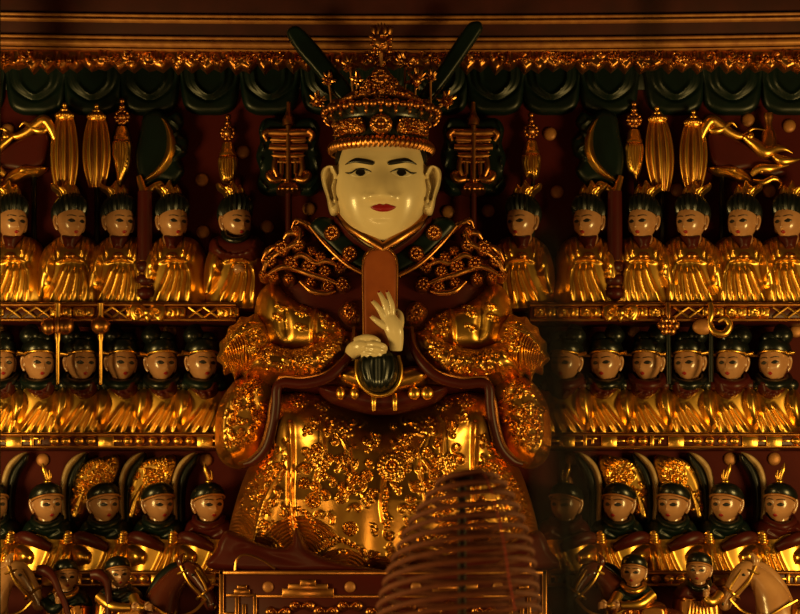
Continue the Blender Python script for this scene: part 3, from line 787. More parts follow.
def banner(px, m, label):
    t = thing('dragon_banner', label, 'banner', W(px, 300, -0.04), 'gold dragon banners')
    f = AF(-0.04); X = lambda u: px + m * u
    P = [(-52, 132), (-30, 136), (-8, 148), (10, 160), (26, 172), (10, 178), (-10, 170), (-30, 172), (-46, 166), (-52, 150)]
    emit('cloth', relief([(X(u), v) for u, v in P], 5, 6, (), (), back=2), f, 'red', t, label='dark red cloth')
    def wisp(pts, r0): 
        n = len(pts); return tube([(X(u), v, 6 + 2 * math.sin(i)) for i, (u, v) in enumerate(pts)], [max(.5, r0 * (1 - .75 * abs(2 * i / (n - 1) - .7) ** 1.6)) for i in range(n)], 10)
    up = cat(wisp([(-60, 140), (-56, 130), (-50, 122), (-42, 126), (-30, 134), (-18, 137), (-8, 130), (6, 132)], 5.8), wisp([(-54, 128), (-48, 132), (-40, 131), (-30, 124), (-24, 128)], 4), wisp([(-16, 138), (-6, 146), (4, 154), (14, 150), (24, 150), (32, 154)], 6.4), wisp([(12, 156), (20, 162), (30, 162), (40, 160)], 5),
             ball((X(-11), 138, 8), (4, 4, 4)), ball((X(-46), 126, 8), (3.2, 3.2, 3)))
    emit('upper_flames', up, f, 'gold', t)
    lo = cat(relief([(X(u), v) for u, v in ((-52, 168), (-40, 166), (-26, 166), (-12, 174), (-8, 184), (-20, 184), (-32, 178), (-44, 176))], 9, 6, [(catmull([(X(-46), 170), (X(-30), 172), (X(-14), 180)], False, 6), 1.4, 2.5)], [(X(-28), 171, 4, 3)], res=.8, back=1),
             wisp([(-10, 176), (-2, 170), (8, 170), (18, 168), (28, 166)], 5), wisp([(-8, 182), (2, 184), (12, 180), (20, 184), (18, 190)], 3.4), ball((X(0), 172, 8), (3.4, 3.4, 3)))
    emit('lower_flames', lo, f, 'gold', t)
    emit('finial', lathe([(.3, 112), (4.6, 114), (5, 119), (3, 124), (5, 130), (7.6, 136), (9, 148), (6, 150), (.3, 151)], (X(8), 0, 4), 20, 1, .8), f, 'browngold', t)
    emit('shaft', tube([(X(-38), 176, -1), (X(-38), 302, -1)], 2.6, 10, 0), f, 'black', t)
banner(760, 1, 'gold dragon banner with dark red cloth at upper right')
banner(-4, -1, 'gold dragon banner cut by the left edge of the frame')

def emblem(cx, label, m):
    t = thing('longevity_emblem', label, 'emblem', W(cx, 240, -0.05), 'gold character emblems on poles')
    f = AF(-0.05); X = lambda u: cx + u
    P = [(-30, 128), (-22, 118), (0, 121), (22, 118), (31, 128), (29, 144), (33, 158), (30, 174), (33, 186), (22, 196), (0, 193), (-22, 196), (-32, 186), (-29, 172), (-33, 156), (-29, 142)]
    R = [(catmull([(X(s * 24), 124), (X(s * 29), 136), (X(s * 25), 150)], False, 6), 1.6, 2.6) for s in (-1, 1)] + [(catmull([(X(s * 27), 160), (X(s * 30), 178), (X(s * 22), 190)], False, 6), 1.6, 2.6) for s in (-1, 1)]
    emit('cloud', relief([(X(u), v) for u, v in P], 8, 7, R, (), back=2), f, 'green', t, label='dark green cloud backing')
    def bar(u0, u1, v, r): return tube([(X(u0), v, 10), (X(u0 + (u1 - u0) * .25), v + .6, 11), (X((u0 + u1) / 2), v + .8, 11), (X(u1 - (u1 - u0) * .25), v + .6, 11), (X(u1), v, 10)], [r * .9, r, r, r, r * .9], 10, 3, .7)
    sh = [bar(-22, 22, 134, 4.2), bar(-17, 17, 141, 2.8), bar(-19, 19, 149, 3.6), bar(-15, 15, 157, 3.2), tube([(X(0), 128, 11), (X(0), 182, 11)], 3.0, 10, 0),
          tube([(X(-13), 160, 10), (X(-14), 170, 11), (X(-11), 178, 10)], [2.6, 3, 2.6], 10), tube([(X(13), 160, 10), (X(14), 170, 11), (X(11), 178, 10)], [2.6, 3, 2.6], 10),
          tube([(X(-7), 161, 10), (X(-7), 176, 10)], 2.4, 8, 0), tube([(X(7), 161, 10), (X(7), 176, 10)], 2.4, 8, 0), bar(-16, 16, 163, 2.0)]
    for s in (-1, 1):
        sh.append(tube([(X(s * 20), 133, 11), (X(s * 24), 137, 11), (X(s * 21), 143, 10)], [3.4, 3, 2], 10))
        sh.append(tube([(X(s * 8), 181, 10), (X(s * 16), 182, 11), (X(s * 20), 177, 11), (X(s * 17), 173, 10)], [3, 3.8, 3.4, 2], 10))
    sil = [(0, 129), (14, 130), (23, 131), (26, 136), (23, 142), (19, 144), (21, 149), (18, 153), (19, 158), (14, 161), (15, 169), (20, 173), (20, 180), (14, 185), (6, 184), (0, 186)]
    sil = sil + [(-a, b) for a, b in sil[::-1][1:-1]]
    G = [([(X(-u), v), (X(0), v + 1), (X(u), v)], 1.0, -4.0) for u, v in ((15, 135), (22, 139.5), (18, 146), (19, 151), (15, 155.5), (17, 160))] + [([(X(u), 163), (X(u * 1.05), 178)], 1.3, -5.0) for u in (-10, -4, 4, 10)]
    G = [(np.array(a, float), b, c) for a, b, c in G]
    emit('character', cat(relief([(X(u), v) for u, v in sil], 9, 3.5, G + [(np.array([(X(0), 158), (X(0), 184)], float), 1.8, 3)], (), back=0, res=.6, n=4), *sh), f, 'browngold', t)
    emit('lotus_base', relief([(X(-13), 194), (X(-11), 185), (X(0), 181), (X(11), 185), (X(13), 194), (X(0), 197)], 12, 6, (), [(X(q * 5), 191, 3, 3) for q in (-2, -1, 0, 1, 2)], back=0, res=.8), f, 'browngold', t)
    emit('finial', lathe([(.3, 103), (2.2, 104), (2.4, 112), (3.4, 116), (6.4, 121), (6, 127), (.3, 129)], (cx, 0, 8), 20), f, 'browngold', t)
    emit('pole', lathe([(3.2, 194), (3.2, 262)], (cx, 0, 6), 14), f, 'red', t)
emblem(289, 'gold character emblem on a pole, beside the left side of the deity head', 1)
emblem(473, 'gold character emblem on a pole, beside the right side of the deity head', -1)

# curved blades and feather fans behind the lowest row
def curved_blade(px, m, label):
    t = thing('curved_blade', label, 'blade', W(px, 571, -0.03), 'cream-edged curved blades of the lowest row')
    f = AF(-0.03); X = lambda u: px + m * u
    e = [(20, 452), (9, 456), (0, 466), (-5, 482), (-5, 504), (-3, 528), (2, 528), (1, 504), (1.5, 484), (6, 470), (14, 460)]
    b = [(22, 453), (14, 459), (6, 469), (1, 484), (0, 504), (1, 528), (9, 534), (8, 510), (9, 490), (14, 474), (21, 462)]
    emit('cutting_edge', relief([(X(u), v) for u, v in e], 12, 3, (), (), back=0, res=.7), f, 'cream', t)
    emit('blade_back', relief([(X(u), v) for u, v in b], 8, 4, (), (), back=0, res=.8), f, 'black', t)
    emit('shaft', tube([(X(3), 520, 4), (X(4), 571, 4)], 4, 10, 0), f, 'black', t)
    return t
for px, m, lb in ((7, 1, 'at the left frame edge'), (66, 1, 'beside the tan-horse-side gold feather fan'), (124, 1, 'between the two left gold feather fans'), (177, 1, 'nearest the deity on the left'),
                  (597, -1, 'nearest the blurred dark pole'), (653, -1, 'between the two right gold feather fans'), (709, -1, 'just outside the outer right feather fan'), (761, -1, 'nearest the right frame edge')):
    curved_blade(px, m, 'cream-edged dark curved blade ' + lb + ', lowest row')

def feather_fan(px, m, seed, label):
    t = thing('feather_fan', label, 'fan', W(px, 571, -0.02), 'gilded feather fans of the lowest row')
    f = AF(-0.02); X = lambda u: px + m * u
    P = [(-22, 520), (-23, 500), (-17, 478), (-6, 462), (8, 457), (24, 455), (28, 464), (24, 478), (18, 492), (8, 500), (-4, 506), (-12, 520)]
    o = Orn(); rnd = random.Random(seed)
    for i in range(13):
        a = -2.3 + i * .17
        x, y = X(2 + 18 * math.cos(a)), 484 + 18 * math.sin(a)
        o.add(flame(x, y, a if m > 0 else math.pi - a, 12, 1.4, 4))
    o.add(rosette(X(6), 480, 9, 4, 9)); o.scatter([(X(u), v) for u, v in P], 16, seed, (3, 6), 3.6, 6)
    for q in range(5): o.line([(X(-6 - q * 1.5), 488 + q * 4), (X(-14), 502 + q * 3), (X(-19 + q), 518)], 1.2, 3.4)
    emit('feathers', relief([(X(u), v) for u, v in P], 10, 7, o.r, o.b, back=1, res=.75), f, 'gold', t)
    emit('handle', tube([(X(4), 500, 3), (X(4), 571, 3)], 2.4, 8, 0), f, 'browngold', t)
feather_fan(93, 1, 1, 'gilded feather fan behind the second capped statue head at lower left')
feather_fan(149, 1, 2, 'gilded feather fan behind the third capped statue head at lower left')
feather_fan(626, -1, 3, 'gilded feather fan nearest the blurred pole at lower right')
feather_fan(681, -1, 4, 'outer gilded feather fan at lower right')

# hanging gold pieces that cross the upper shelf edge
def knob_hanger(px, v, double, label):
    t = thing('gold_pendant', label, 'ornament', W(px, 385, -0.21), 'gold ornaments hanging from the upper shelf')
    f = AF(-0.215)
    bs = [ball((px - 9, v, 3), (8, 8.5, 7)), ball((px + 8, v - 1, 3), (9, 9.5, 8))] if double else [ball((px, v, 3), (10, 9, 8), 20, 12)]
    emit('knob', cat(*bs, ball((px, v - 1, 6), (3, 9, 4))), f, 'browngold', t)
    emit('stem', lathe([(.3, 303), (3.4, 304), (2.6, 312), (3.2, v - 4), (3.2, v + 6), (3.4, v + 12), (2.0, v + 16), (1.7, 384), (.3, 385)], (px, 0, 2), 14), f, 'gold', t)
knob_hanger(58, 327, True, 'double gold knob on a thin stem hanging below the upper shelf, left')
knob_hanger(101, 326, False, 'single gold knob on a thin stem hanging below the upper shelf, left')
t = thing('hanging_flower', 'gold flower on a dark stem hanging below the upper shelf at right', 'ornament', W(670, 385, -0.21))
f = AF(-0.215)
emit('petals', cat(*[ball((668 + 7 * math.cos(a), 326 + 6 * math.sin(a), 3), (4.5, 4.5, 4)) for a in np.arange(0, 6.2, 1.05)], ball((668, 326, 5), (4, 4, 4)), tube([(667, 303, 2), (668, 314, 3), (668, 322, 3)], [2.6, 3, 2.4], 8)), f, 'browngold', t)
emit('stem', tube([(668, 330, 1), (669, 384, 0)], 2.6, 8, 0), f, 'black', t)
t = thing('gold_hook', 'curled gold hook with a flat knob below the upper shelf at right', 'ornament', W(712, 360, -0.21))
emit('curl', cat(tube([(710, 303, 2), (711, 314, 4), (709, 324, 4), (714, 333, 5), (724, 334, 5), (729, 326, 5), (724, 319, 5), (717, 322, 5)], [2.6, 3.4, 3, 3.6, 4, 3.6, 3, 2.2], 10)), f, 'gold', t)
emit('flat_knob', ball((703, 327, 2), (11, 8, 5), 18, 12), f, 'goldpaint', t)
emit('stem', tube([(711, 330, 0), (711, 382, -1)], 2.4, 8, 0), f, 'black', t)
f = AF(SHY)
for px, lb in ((148, 'left'), (620, 'right')):
    sh = [relief([(px - 17, 306), (px - 8, 304), (px, 308), (px + 8, 304), (px + 17, 306), (px + 19, 314), (px + 14, 322), (px + 5, 319), (px, 323), (px - 5, 319), (px - 14, 322), (px - 19, 314)], 5, 4, spiral(px - 9, 313, 6, 0, 1.3, 1, 1.3, 3)[0] + spiral(px + 9, 313, 6, math.pi, 1.3, -1, 1.3, 3)[0], [(px, 313, 4, 3)], res=.8, back=0)]
    o = single(emit('scroll_boss', shift(cat(*sh), 0, 0, 1.4), f, 'gold'), 'gold double-scroll boss on the upper shelf under the %s halberd shaft' % lb, 'ornament', 'scroll bosses under the halberd shafts')
    rebase(o, W(px, 322, SHY))

# ================================================================== HORSES, RIDERS AND FOOT ATTENDANTS
GZ = base_top
def horse(px, m, matn, y, label, s=1.0):
    """horse facing +u (m=1); standing on the altar base (v=690)"""
    t = thing('horse_statue', label, 'horse', W(px, 690, y), 'carved horses of the bottom row')
    f0 = AF(y); X = lambda u: px + m * u
    f = lambda V: f0(np.stack([X(np.asarray(V)[:, 0]), np.asarray(V)[:, 1], np.asarray(V)[:, 2]], 1))
    body = cat(tube([(-64, 640, 0), (-58, 632, 0), (-40, 628, 0), (-15, 632, 0), (4, 628, 0), (10, 622, 0)], [8, 18, 21, 20, 22, 14], 16),
               tube([(-6, 634, 0), (0, 612, 0), (6, 594, 0), (16, 580, 1), (27, 572, 1)], [22, 20, 16, 12, 9], 18, 6),
               tube([(20, 572, 1), (30, 572, 1), (40, 584, 1), (48, 598, 1), (52, 606, 1)], [8, 11.5, 10, 7.5, 6], 16, 5), ball((51, 604, 1), (6.5, 7, 6.5)))
    for (lx, sgn) in ((2, 1), (2, -1), (-50, 1), (-50, -1)):
        k = 0 if lx > 0 else -5
        body = cat(body, tube([(lx, 634, sgn * 9), (lx + 2, 655, sgn * 9), (lx + k, 672, sgn * 9), (lx + 1, 686, sgn * 9), (lx + 3, 690, sgn * 9)], [10, 7, 4.4, 4, 6], 10))
    b = emit('body', body, f, matn, t)
    for q in (-1, 1):
        emit('ear', tube([(22, 568, 5 * q + 1), (21, 560, 6 * q + 1), (25, 553, 6 * q + 1)], [3, 3.6, .6], 9), f, matn, t)
        emit('eye', ball((34, 575, 1 + q * 10.2), (2.4, 1.8, 1.6)), f, 'ink', t)
        emit('nostril', ball((54, 604, 1 + 5.4 * q), (1.4, 1.8, 1)), f, 'ink', t)
    emit('mane', tube([(24, 562, 1), (12, 568, 0), (0, 580, 0), (-10, 598, 0), (-18, 616, 0)], [2, 5, 6, 6, 4], 10, 6), f, 'black' if matn == 'bay' else matn, t)
    def strap(c, r, nrm_tilt, rad=1.5):
        pts = []
        for a in np.linspace(0, 2 * math.pi, 22):
            pts.append((c[0] + r[0] * math.cos(a) * math.cos(nrm_tilt), c[1] + r[0] * math.cos(a) * math.sin(nrm_tilt), c[2] + r[1] * math.sin(a)))
        return tube(pts, rad, 7, 1)
    br = cat(strap((45, 593, 1), (9.8, 9.6), -.65), strap((25, 572, 1), (11, 11.5), -.35), tube([(22, 566, 11), (30, 582, 13), (43, 596, 10.6), (47, 600, 9)], 1.5, 7, 4), tube([(22, 566, -9), (30, 582, -11), (43, 596, -8.6)], 1.5, 7, 4), tube([(36, 570, 10), (44, 582, 10), (48, 592, 8)], 1.4, 7, 4),
             tube([(46, 600, 9.5), (34, 612, 17), (14, 616, 22), (-6, 606, 22), (-18, 600, 18)], 1.5, 7, 5))
    emit('bridle', br, f, 'gold', t)
    emit('saddle', cat(relief([(-42, 604), (-14, 604), (-10, 632), (-14, 652), (-42, 652), (-46, 630)], 25, 8, (), (), back=25)), f, 'browngold', t)
    return t
horse(160, 1, 'bay', -0.36, 'dark brown horse with gold bridle facing the plinth at lower left')
horse(-12, 1, 'pale', -0.34, 'tan horse head with gold bridle at the lower left corner')
horse(622, -1, 'bay', -0.36, 'dark brown horse with gold reins facing the blurred pole at lower right')
horse(776, -1, 'pale', -0.36, 'tan horse with gold bridle near the lower right corner')

def groom(px, fv, m, kind, y, label, name='groom_statue'):
    t = thing(name, label, 'statue', W(px, 690, y), 'small capped figures among the horses')
    f0 = AF(y); s = 0.78
    f = lambda V: f0(np.stack([px + m * s * np.asarray(V)[:, 0], fv + s * np.asarray(V)[:, 1], s * np.asarray(V)[:, 2]], 1))
    B = (690 - fv) / s
    cm = {'green': 'green', 'dark': 'black', 'gold': 'gold'}[kind]
    if name == 'rider_statue': B = (645 - fv) / s
    R = [(catmull([(q * 4, 40), (q * 6, B * .6), (q * 7, B)], False, 6), 1.8, 3, True) for q in (-3, -2, -1, 0, 1, 2, 3)]
    emit('robe', relief([(-14, 15), (14, 15), (26, 24), (31, 42), (30, B), (-30, B), (-31, 42), (-26, 24)], 24, 11, R, [(q * 7, 36, 3, 3) for q in (-3, -1, 1, 3)], res=1.2, back=6), f, 'browngold', t)
    emit('tunic', relief([(-14, 14), (14, 14), (27, 22), (31, 36), (16, 40), (0, 43), (-16, 40), (-31, 36), (-27, 22)], 27, 8, [(catmull([(-12, 28), (0, 33), (12, 28)], False, 6), 1.8, -2.2)], (), res=1.2, back=0), f, cm if kind != 'gold' else 'red', t)
    emit('collar', tube([(-14, 13, 14), (-12, 19, 26), (0, 24, 33), (12, 19, 26), (14, 13, 14)], [2.6, 3.4, 3.8, 3.4, 2.6], 12), f, 'gold' if kind == 'green' else 'black', t)
    if name == 'rider_statue':
        for q in (0, 1):
            emit('sleeve', tube([(-24 + 44 * q, 28, 24), (-6 + 34 * q, 40, 34), (18 + 18 * q, 42, 36)], [7, 7, 5], 12), f, 'gold', t)
            hand = [ball((23 + 16 * q, 41, 37), (4.6, 4.4, 4.4))] + [tube([(25 + 16 * q, 38 + 2.2 * i, 40), (29 + 16 * q, 38 + 2.2 * i, 40), (30 + 16 * q, 40 + 2 * i, 37)], 1.3, 7, 3) for i in range(4)] + [tube([(21 + 16 * q, 38, 40), (24 + 16 * q, 35.5, 41), (27 + 16 * q, 36, 40)], [1.4, 1.4, 1], 7, 3)]
            emit('hand', cat(*hand), f, 'skin', t)
    else:
        emit('sleeve', tube([(-26, 30, 24), (-14, 40, 34), (-4, 34, 36)], [7, 7, 5], 12), f, cm if kind != 'gold' else 'gold', t)
        hand = [ball((-7, 28, 36), (4.4, 5, 4.4))] + [tube([(-9, 25 + 2.3 * i, 38), (-6, 25 + 2.3 * i, 41.5), (-3, 25 + 2.3 * i, 39)], 1.3, 7, 3) for i in range(4)] + [tube([(-10, 25, 38), (-10, 21, 39), (-8, 18.5, 40)], [1.4, 1.4, 1], 7, 3)]
        emit('hand', cat(*hand), f, 'skin', t)
    pos = None
    hd, pos = put_head(t, f, (0, -2, 19), 0.30, rx=15.5, rz=19.5, ti=-0.05)
    cap = lathe([(15.2, 4), (16.8, 1), (17, -4), (15, -9), (11, -12.5), (6, -14.5), (.3, -15)], (0, -6.5, -2.4), 28, 1.0, 1.06)
    cap = xf(cap, lambda V: np.stack([V[:, 0], V[:, 1] - 0.30 * V[:, 2], V[:, 2]], 1))
    emit('cap', pos(cap), f, 'black', hd)
    bd = [(15.8 * math.sin(a), -3.6 - .3 * 16 * math.cos(a), 16.4 * math.cos(a)) for a in np.linspace(-1.5, 1.5, 15)]
    emit('cap_band', pos(tube(bd, 1.2, 8, 2)), f, 'goldpaint', hd)
    return t
groom(68, 578, 1, 'green', -0.30, 'small capped groom in green tunic with a dark club, lower left')
groom(120, 575, 1, 'dark', -0.36, 'small capped rider seated on the dark brown horse at left', 'rider_statue')
groom(632, 573, -1, 'green', -0.36, 'small capped rider seated on the dark brown horse at right', 'rider_statue')
groom(697, 571, -1, 'gold', -0.30, 'small capped groom in gold robe beside the tan horse at right')
def club(pts, y, label):
    o = single(emit('club', tube(pts, [5, 6, 4.4, 3.4, 3.2, 3.2], 12, 5), AF(y), 'red'), label, 'club', 'dark red clubs of the bottom row')
    rebase(o, W(pts[-1][0], pts[-1][1], y)); return o
club([(38, 570, 0), (46, 571, 2), (54, 578, 4), (60, 592, 4), (66, 606, 2), (80, 660, -4)], -0.43, 'dark red bent club held by the groom in green tunic')
club([(92, 575, 0), (100, 575, 2), (107, 581, 4), (109, 592, 3), (109, 604, 2), (108, 630, 0)], -0.46, 'dark red bent club held by the rider on the left brown horse')
# ================================================================== THE THRONE PLINTH
EC = 383.0
MX = lambda P: [(2 * EC - x, y) for x, y in P]
t = thing('throne_plinth', 'red plinth with gilded fret frame below the seated deity', 'plinth', W(EC, 690, -0.4))
PY = -0.72
f = AF(PY)
emit('body', box(220, 546, 572, 690, -150, 0, 1), f, 'red', t)
fr_ = [box(219, 547, 570.5, 575, -2, 2.2, .8), box(219, 224, 570, 690, -2, 2.2, .8), box(542, 547, 570, 690, -2, 2.2, .8), box(256, 510, 594.5, 598, -1, 1.8, .6)]
emit('frame', cat(*fr_), f, 'browngold', t)
def fret(m):
    b = []
    B = lambda u0, u1, v0, v1, h=1.8: b.append(box(min(EC + m * u0, EC + m * u1), max(EC + m * u0, EC + m * u1), v0, v1, -1, h, .6))
    B(-157, -128, 593.5, 597); B(-130, -126, 594, 640); B(-148, -144, 597, 640); B(-146, -136, 585, 589, 2.4); B(-149, -133, 589, 594, 2.4); B(-141, -137, 604, 640); B(-159, -148, 612, 616)
    return cat(*b)
for m in (1, -1): emit('key_fret', fret(m), f, 'browngold', t)
def stepped(c): return cat(box(c - 26, c + 26, 588, 597, -1, 2.4, .8), box(c - 20, c + 20, 583.5, 590, -1, 3.4, .8), box(c - 8, c + 8, 579.5, 586, -1, 4, .8))
for c in (308, 458): emit('stepped_motif', stepped(c), f, 'browngold', t)
for c in (268, 350, 416, 498): emit('boss', lathe([(5.6, 0), (5.6, 1.4), (4.6, 2.6), (2, 3.1), (.2, 3.2)], n=18) if False else ball((c, 587, 0), (5.6, 5.6, 2.6), 18, 10), f, 'goldpaint', t)
o = Orn().scatter([(262, 601), (504, 601), (504, 622), (262, 622)], 26, 12, (4, 6), 4, 8)
for c, v in ((278, 612), (302, 606), (326, 611), (350, 606), (378, 612), (404, 606), (430, 611), (456, 606), (484, 611)):
    a = spiral(c - 6, v, 5, 0, 1.2, 1, 1.2, 3.4); b = spiral(c + 6, v, 5, math.pi, 1.2, -1, 1.2, 3.4)
    emit('cloud_scroll', relief([(c - 13, v), (c - 8, v - 6), (c, v - 3), (c + 8, v - 6), (c + 13, v), (c + 8, v + 6), (c, v + 3), (c - 8, v + 6)], 2.5, 3, a[0] + b[0], a[1] + b[1], back=1, res=.7), f, 'browngold', t)
# dark red scroll ledges that sweep over the plinth
for m, lb in ((1, 'left of the incense coil'), (-1, 'behind and right of the incense coil')):
    P = [(219, 571), (217, 548), (226, 531), (240, 534), (258, 543), (278, 547), (291, 544), (294, 530), (298, 528), (303, 538), (308, 548), (322, 556), (345, 563), (372, 568), (383, 570), (383, 573)]
    P = P if m > 0 else MX(P)
    L = catmull([(236, 573), (238, 560), (247, 555), (262, 560), (276, 569)] if m > 0 else MX([(236, 573), (238, 560), (247, 555), (262, 560), (276, 569)]), False, 6)
    tt = thing('scroll_ledge', 'dark red lacquered scroll ledge on the plinth, ' + lb, 'ledge', W(300 if m > 0 else 466, 572, -0.68), 'scroll ledges on the plinth')
    emit('body', relief(P, 16, 8, [(catmull([(232, 552), (250, 548), (275, 556), (310, 566)] if m > 0 else MX([(232, 552), (250, 548), (275, 556), (310, 566)]), False, 6), 4, -3, True)], (), back=20), AF(-0.64), 'red', tt)
    emit('gilt_line', tube([(u, v, 15.5) for u, v in L], 1.3, 7, 0), AF(-0.64), 'browngold', tt)

# ================================================================== THE SEATED DEITY
DT = thing('deity_statue', 'large seated golden deity statue with cream face and tall crown', 'statue', W(EC, 572, -0.4))
# ---- robe body
torso = [(256, 400), (256, 300), (270, 255), (298, 236), (338, 226), (383, 236), (428, 226), (468, 236), (496, 255), (510, 300), (510, 400), (383, 410)]
emit('torso_robe', relief(torso, 80, 62, (), (), res=1.6, back=8), AF(-0.08, -0.35), 'red', DT, label='dark red upper robe')
# ---- skirt
skirt = [(268, 392), (286, 384), (318, 384), (345, 400), (383, 407), (421, 400), (448, 384), (480, 384), (498, 392), (506, 420), (514, 446), (526, 468), (537, 500), (545, 535), (550, 590), (548, 640), (383, 640), (218, 640), (216, 590), (221, 535), (229, 500), (240, 468), (252, 446), (260, 420)]
o = Orn()
for s in (-1, 1):
    X = lambda u: EC + s * u
    o.line([(X(-92), 425), (X(-91), 460), (X(-92), 500), (X(-88), 535)], 2.6, 7); o.line([(X(-62), 420), (X(-60), 450), (X(-66), 480)], 2.2, 4)
    o.line([(X(-100), 470), (X(-118), 500), (X(-130), 545)], 2.4, 5); o.line([(X(-48), 430), (X(-36), 450), (X(-46), 470)], 1.8, 3.5)
    o.add(rosette(X(-84), 396, 9, 4.5)); o.add(rosette(X(-60), 398, 9, 4.5)); o.add(rosette(X(-42), 424, 10, 4)); o.add(rosette(X(-118), 470, 8, 4)); o.add(rosette(X(-62), 462, 8, 4))
    for (fx, fy, R, a0, a1) in ((-83, 562, 44, -2.6, -.5), (-40, 580, 32, -2.9, -.25), (-128, 566, 36, -2.4, -.6), (-150, 540, 30, -2.0, -.4), (0, 584, 26, -2.9, -.24)):
        if s > 0 or fx != 0: o.add(fan(X(fx), fy, R, a0 if s > 0 else math.pi - a0, a1 if s > 0 else math.pi - a1, 3.6, 1.1, 3.4))
    o.add(beads([(X(-100), 515), (X(-88), 508), (X(-72), 518), (X(-60), 540), (X(-48), 538), (X(-30), 545), (X(-16), 552)], 2.3, 4, 6)); o.add(beads([(X(-150), 512), (X(-136), 508), (X(-122), 520), (X(-112), 538)], 2.3, 4, 6))
    o.add(beads([(X(-110), 440), (X(-122), 462), (X(-138), 486), (X(-146), 508)], 2.2, 3.8, 6))
    o.scatter([(X(-75), 412), (X(-10), 416), (X(-8), 500), (X(-60), 520), (X(-80), 500)], 40, 21 + s, (3.5, 7), 3.8, 10)
    o.scatter([(X(-97), 440), (X(-112), 440), (X(-140), 500), (X(-120), 530), (X(-98), 505)], 20, 31 + s, (3.5, 6.5), 3.8, 9)
o.scatter([(352, 505), (414, 505), (430, 555), (340, 555)], 16, 77, (4, 7), 3.8, 11); o.add(rosette(392, 466, 12, 5, 12)); o.add(beads([(386, 490), (384, 510), (388, 530)], 3, 5, 6))
o.line([(384, 480), (382, 505), (384, 520)], 1.8, 4.5); o.line([(346, 440), (352, 470), (344, 500)], 1.6, 3.5); o.line([(428, 436), (420, 466), (426, 500)], 1.6, 3.5)
def knees(u, v, sd):
    q = 0
    for c in (282, 484):
        q = q + 26 * np.exp(-((u - c) / 26) ** 2 - ((v - 424) / 34) ** 2)
    q = q - 14 * np.exp(-((u - EC) / 36) ** 2 - ((v - 440) / 60) ** 2)
    q = q + 8 * np.clip((v - 440) / 60, 0, 1) - 10 * np.clip((v - 500) / 70, 0, 1) + 2.5 * np.sin((u - EC) / 11.0) * np.clip((v - 450) / 80, 0, 1)
    return q
emit('skirt', relief(skirt, 96, 52, o.r, o.b, fn=knees, res=1.0, back=8, fade=4), AF(-0.12, -0.48), 'gold2', DT)
# ---- belt across the lap
bt = emit('belt', relief([(318, 388), (340, 384), (383, 388), (426, 384), (448, 388), (436, 402), (404, 412), (383, 414), (362, 412), (330, 402)], 20, 12, (), (), back=12), AF(-0.42), 'red', DT, label='dark red lap belt')
for x in (341, 355, 414, 427): emit('knob', ball((x, 395, 20), (6.4 if x > 400 else 4.6, 6.6, 5)), AF(-0.42), 'gold', bt)
for x in (374, 395): emit('clasp', tube([(x, 396, 19), (x, 403, 22), (x, 412, 20)], [2.4, 2.8, 2.2], 8), AF(-0.42), 'gold', bt)
emit('waist_sash', relief([(336, 374), (352, 366), (383, 372), (414, 366), (430, 374), (420, 388), (383, 396), (346, 388)], 20, 12, (), (), back=12), AF(-0.45), 'gold2', DT)
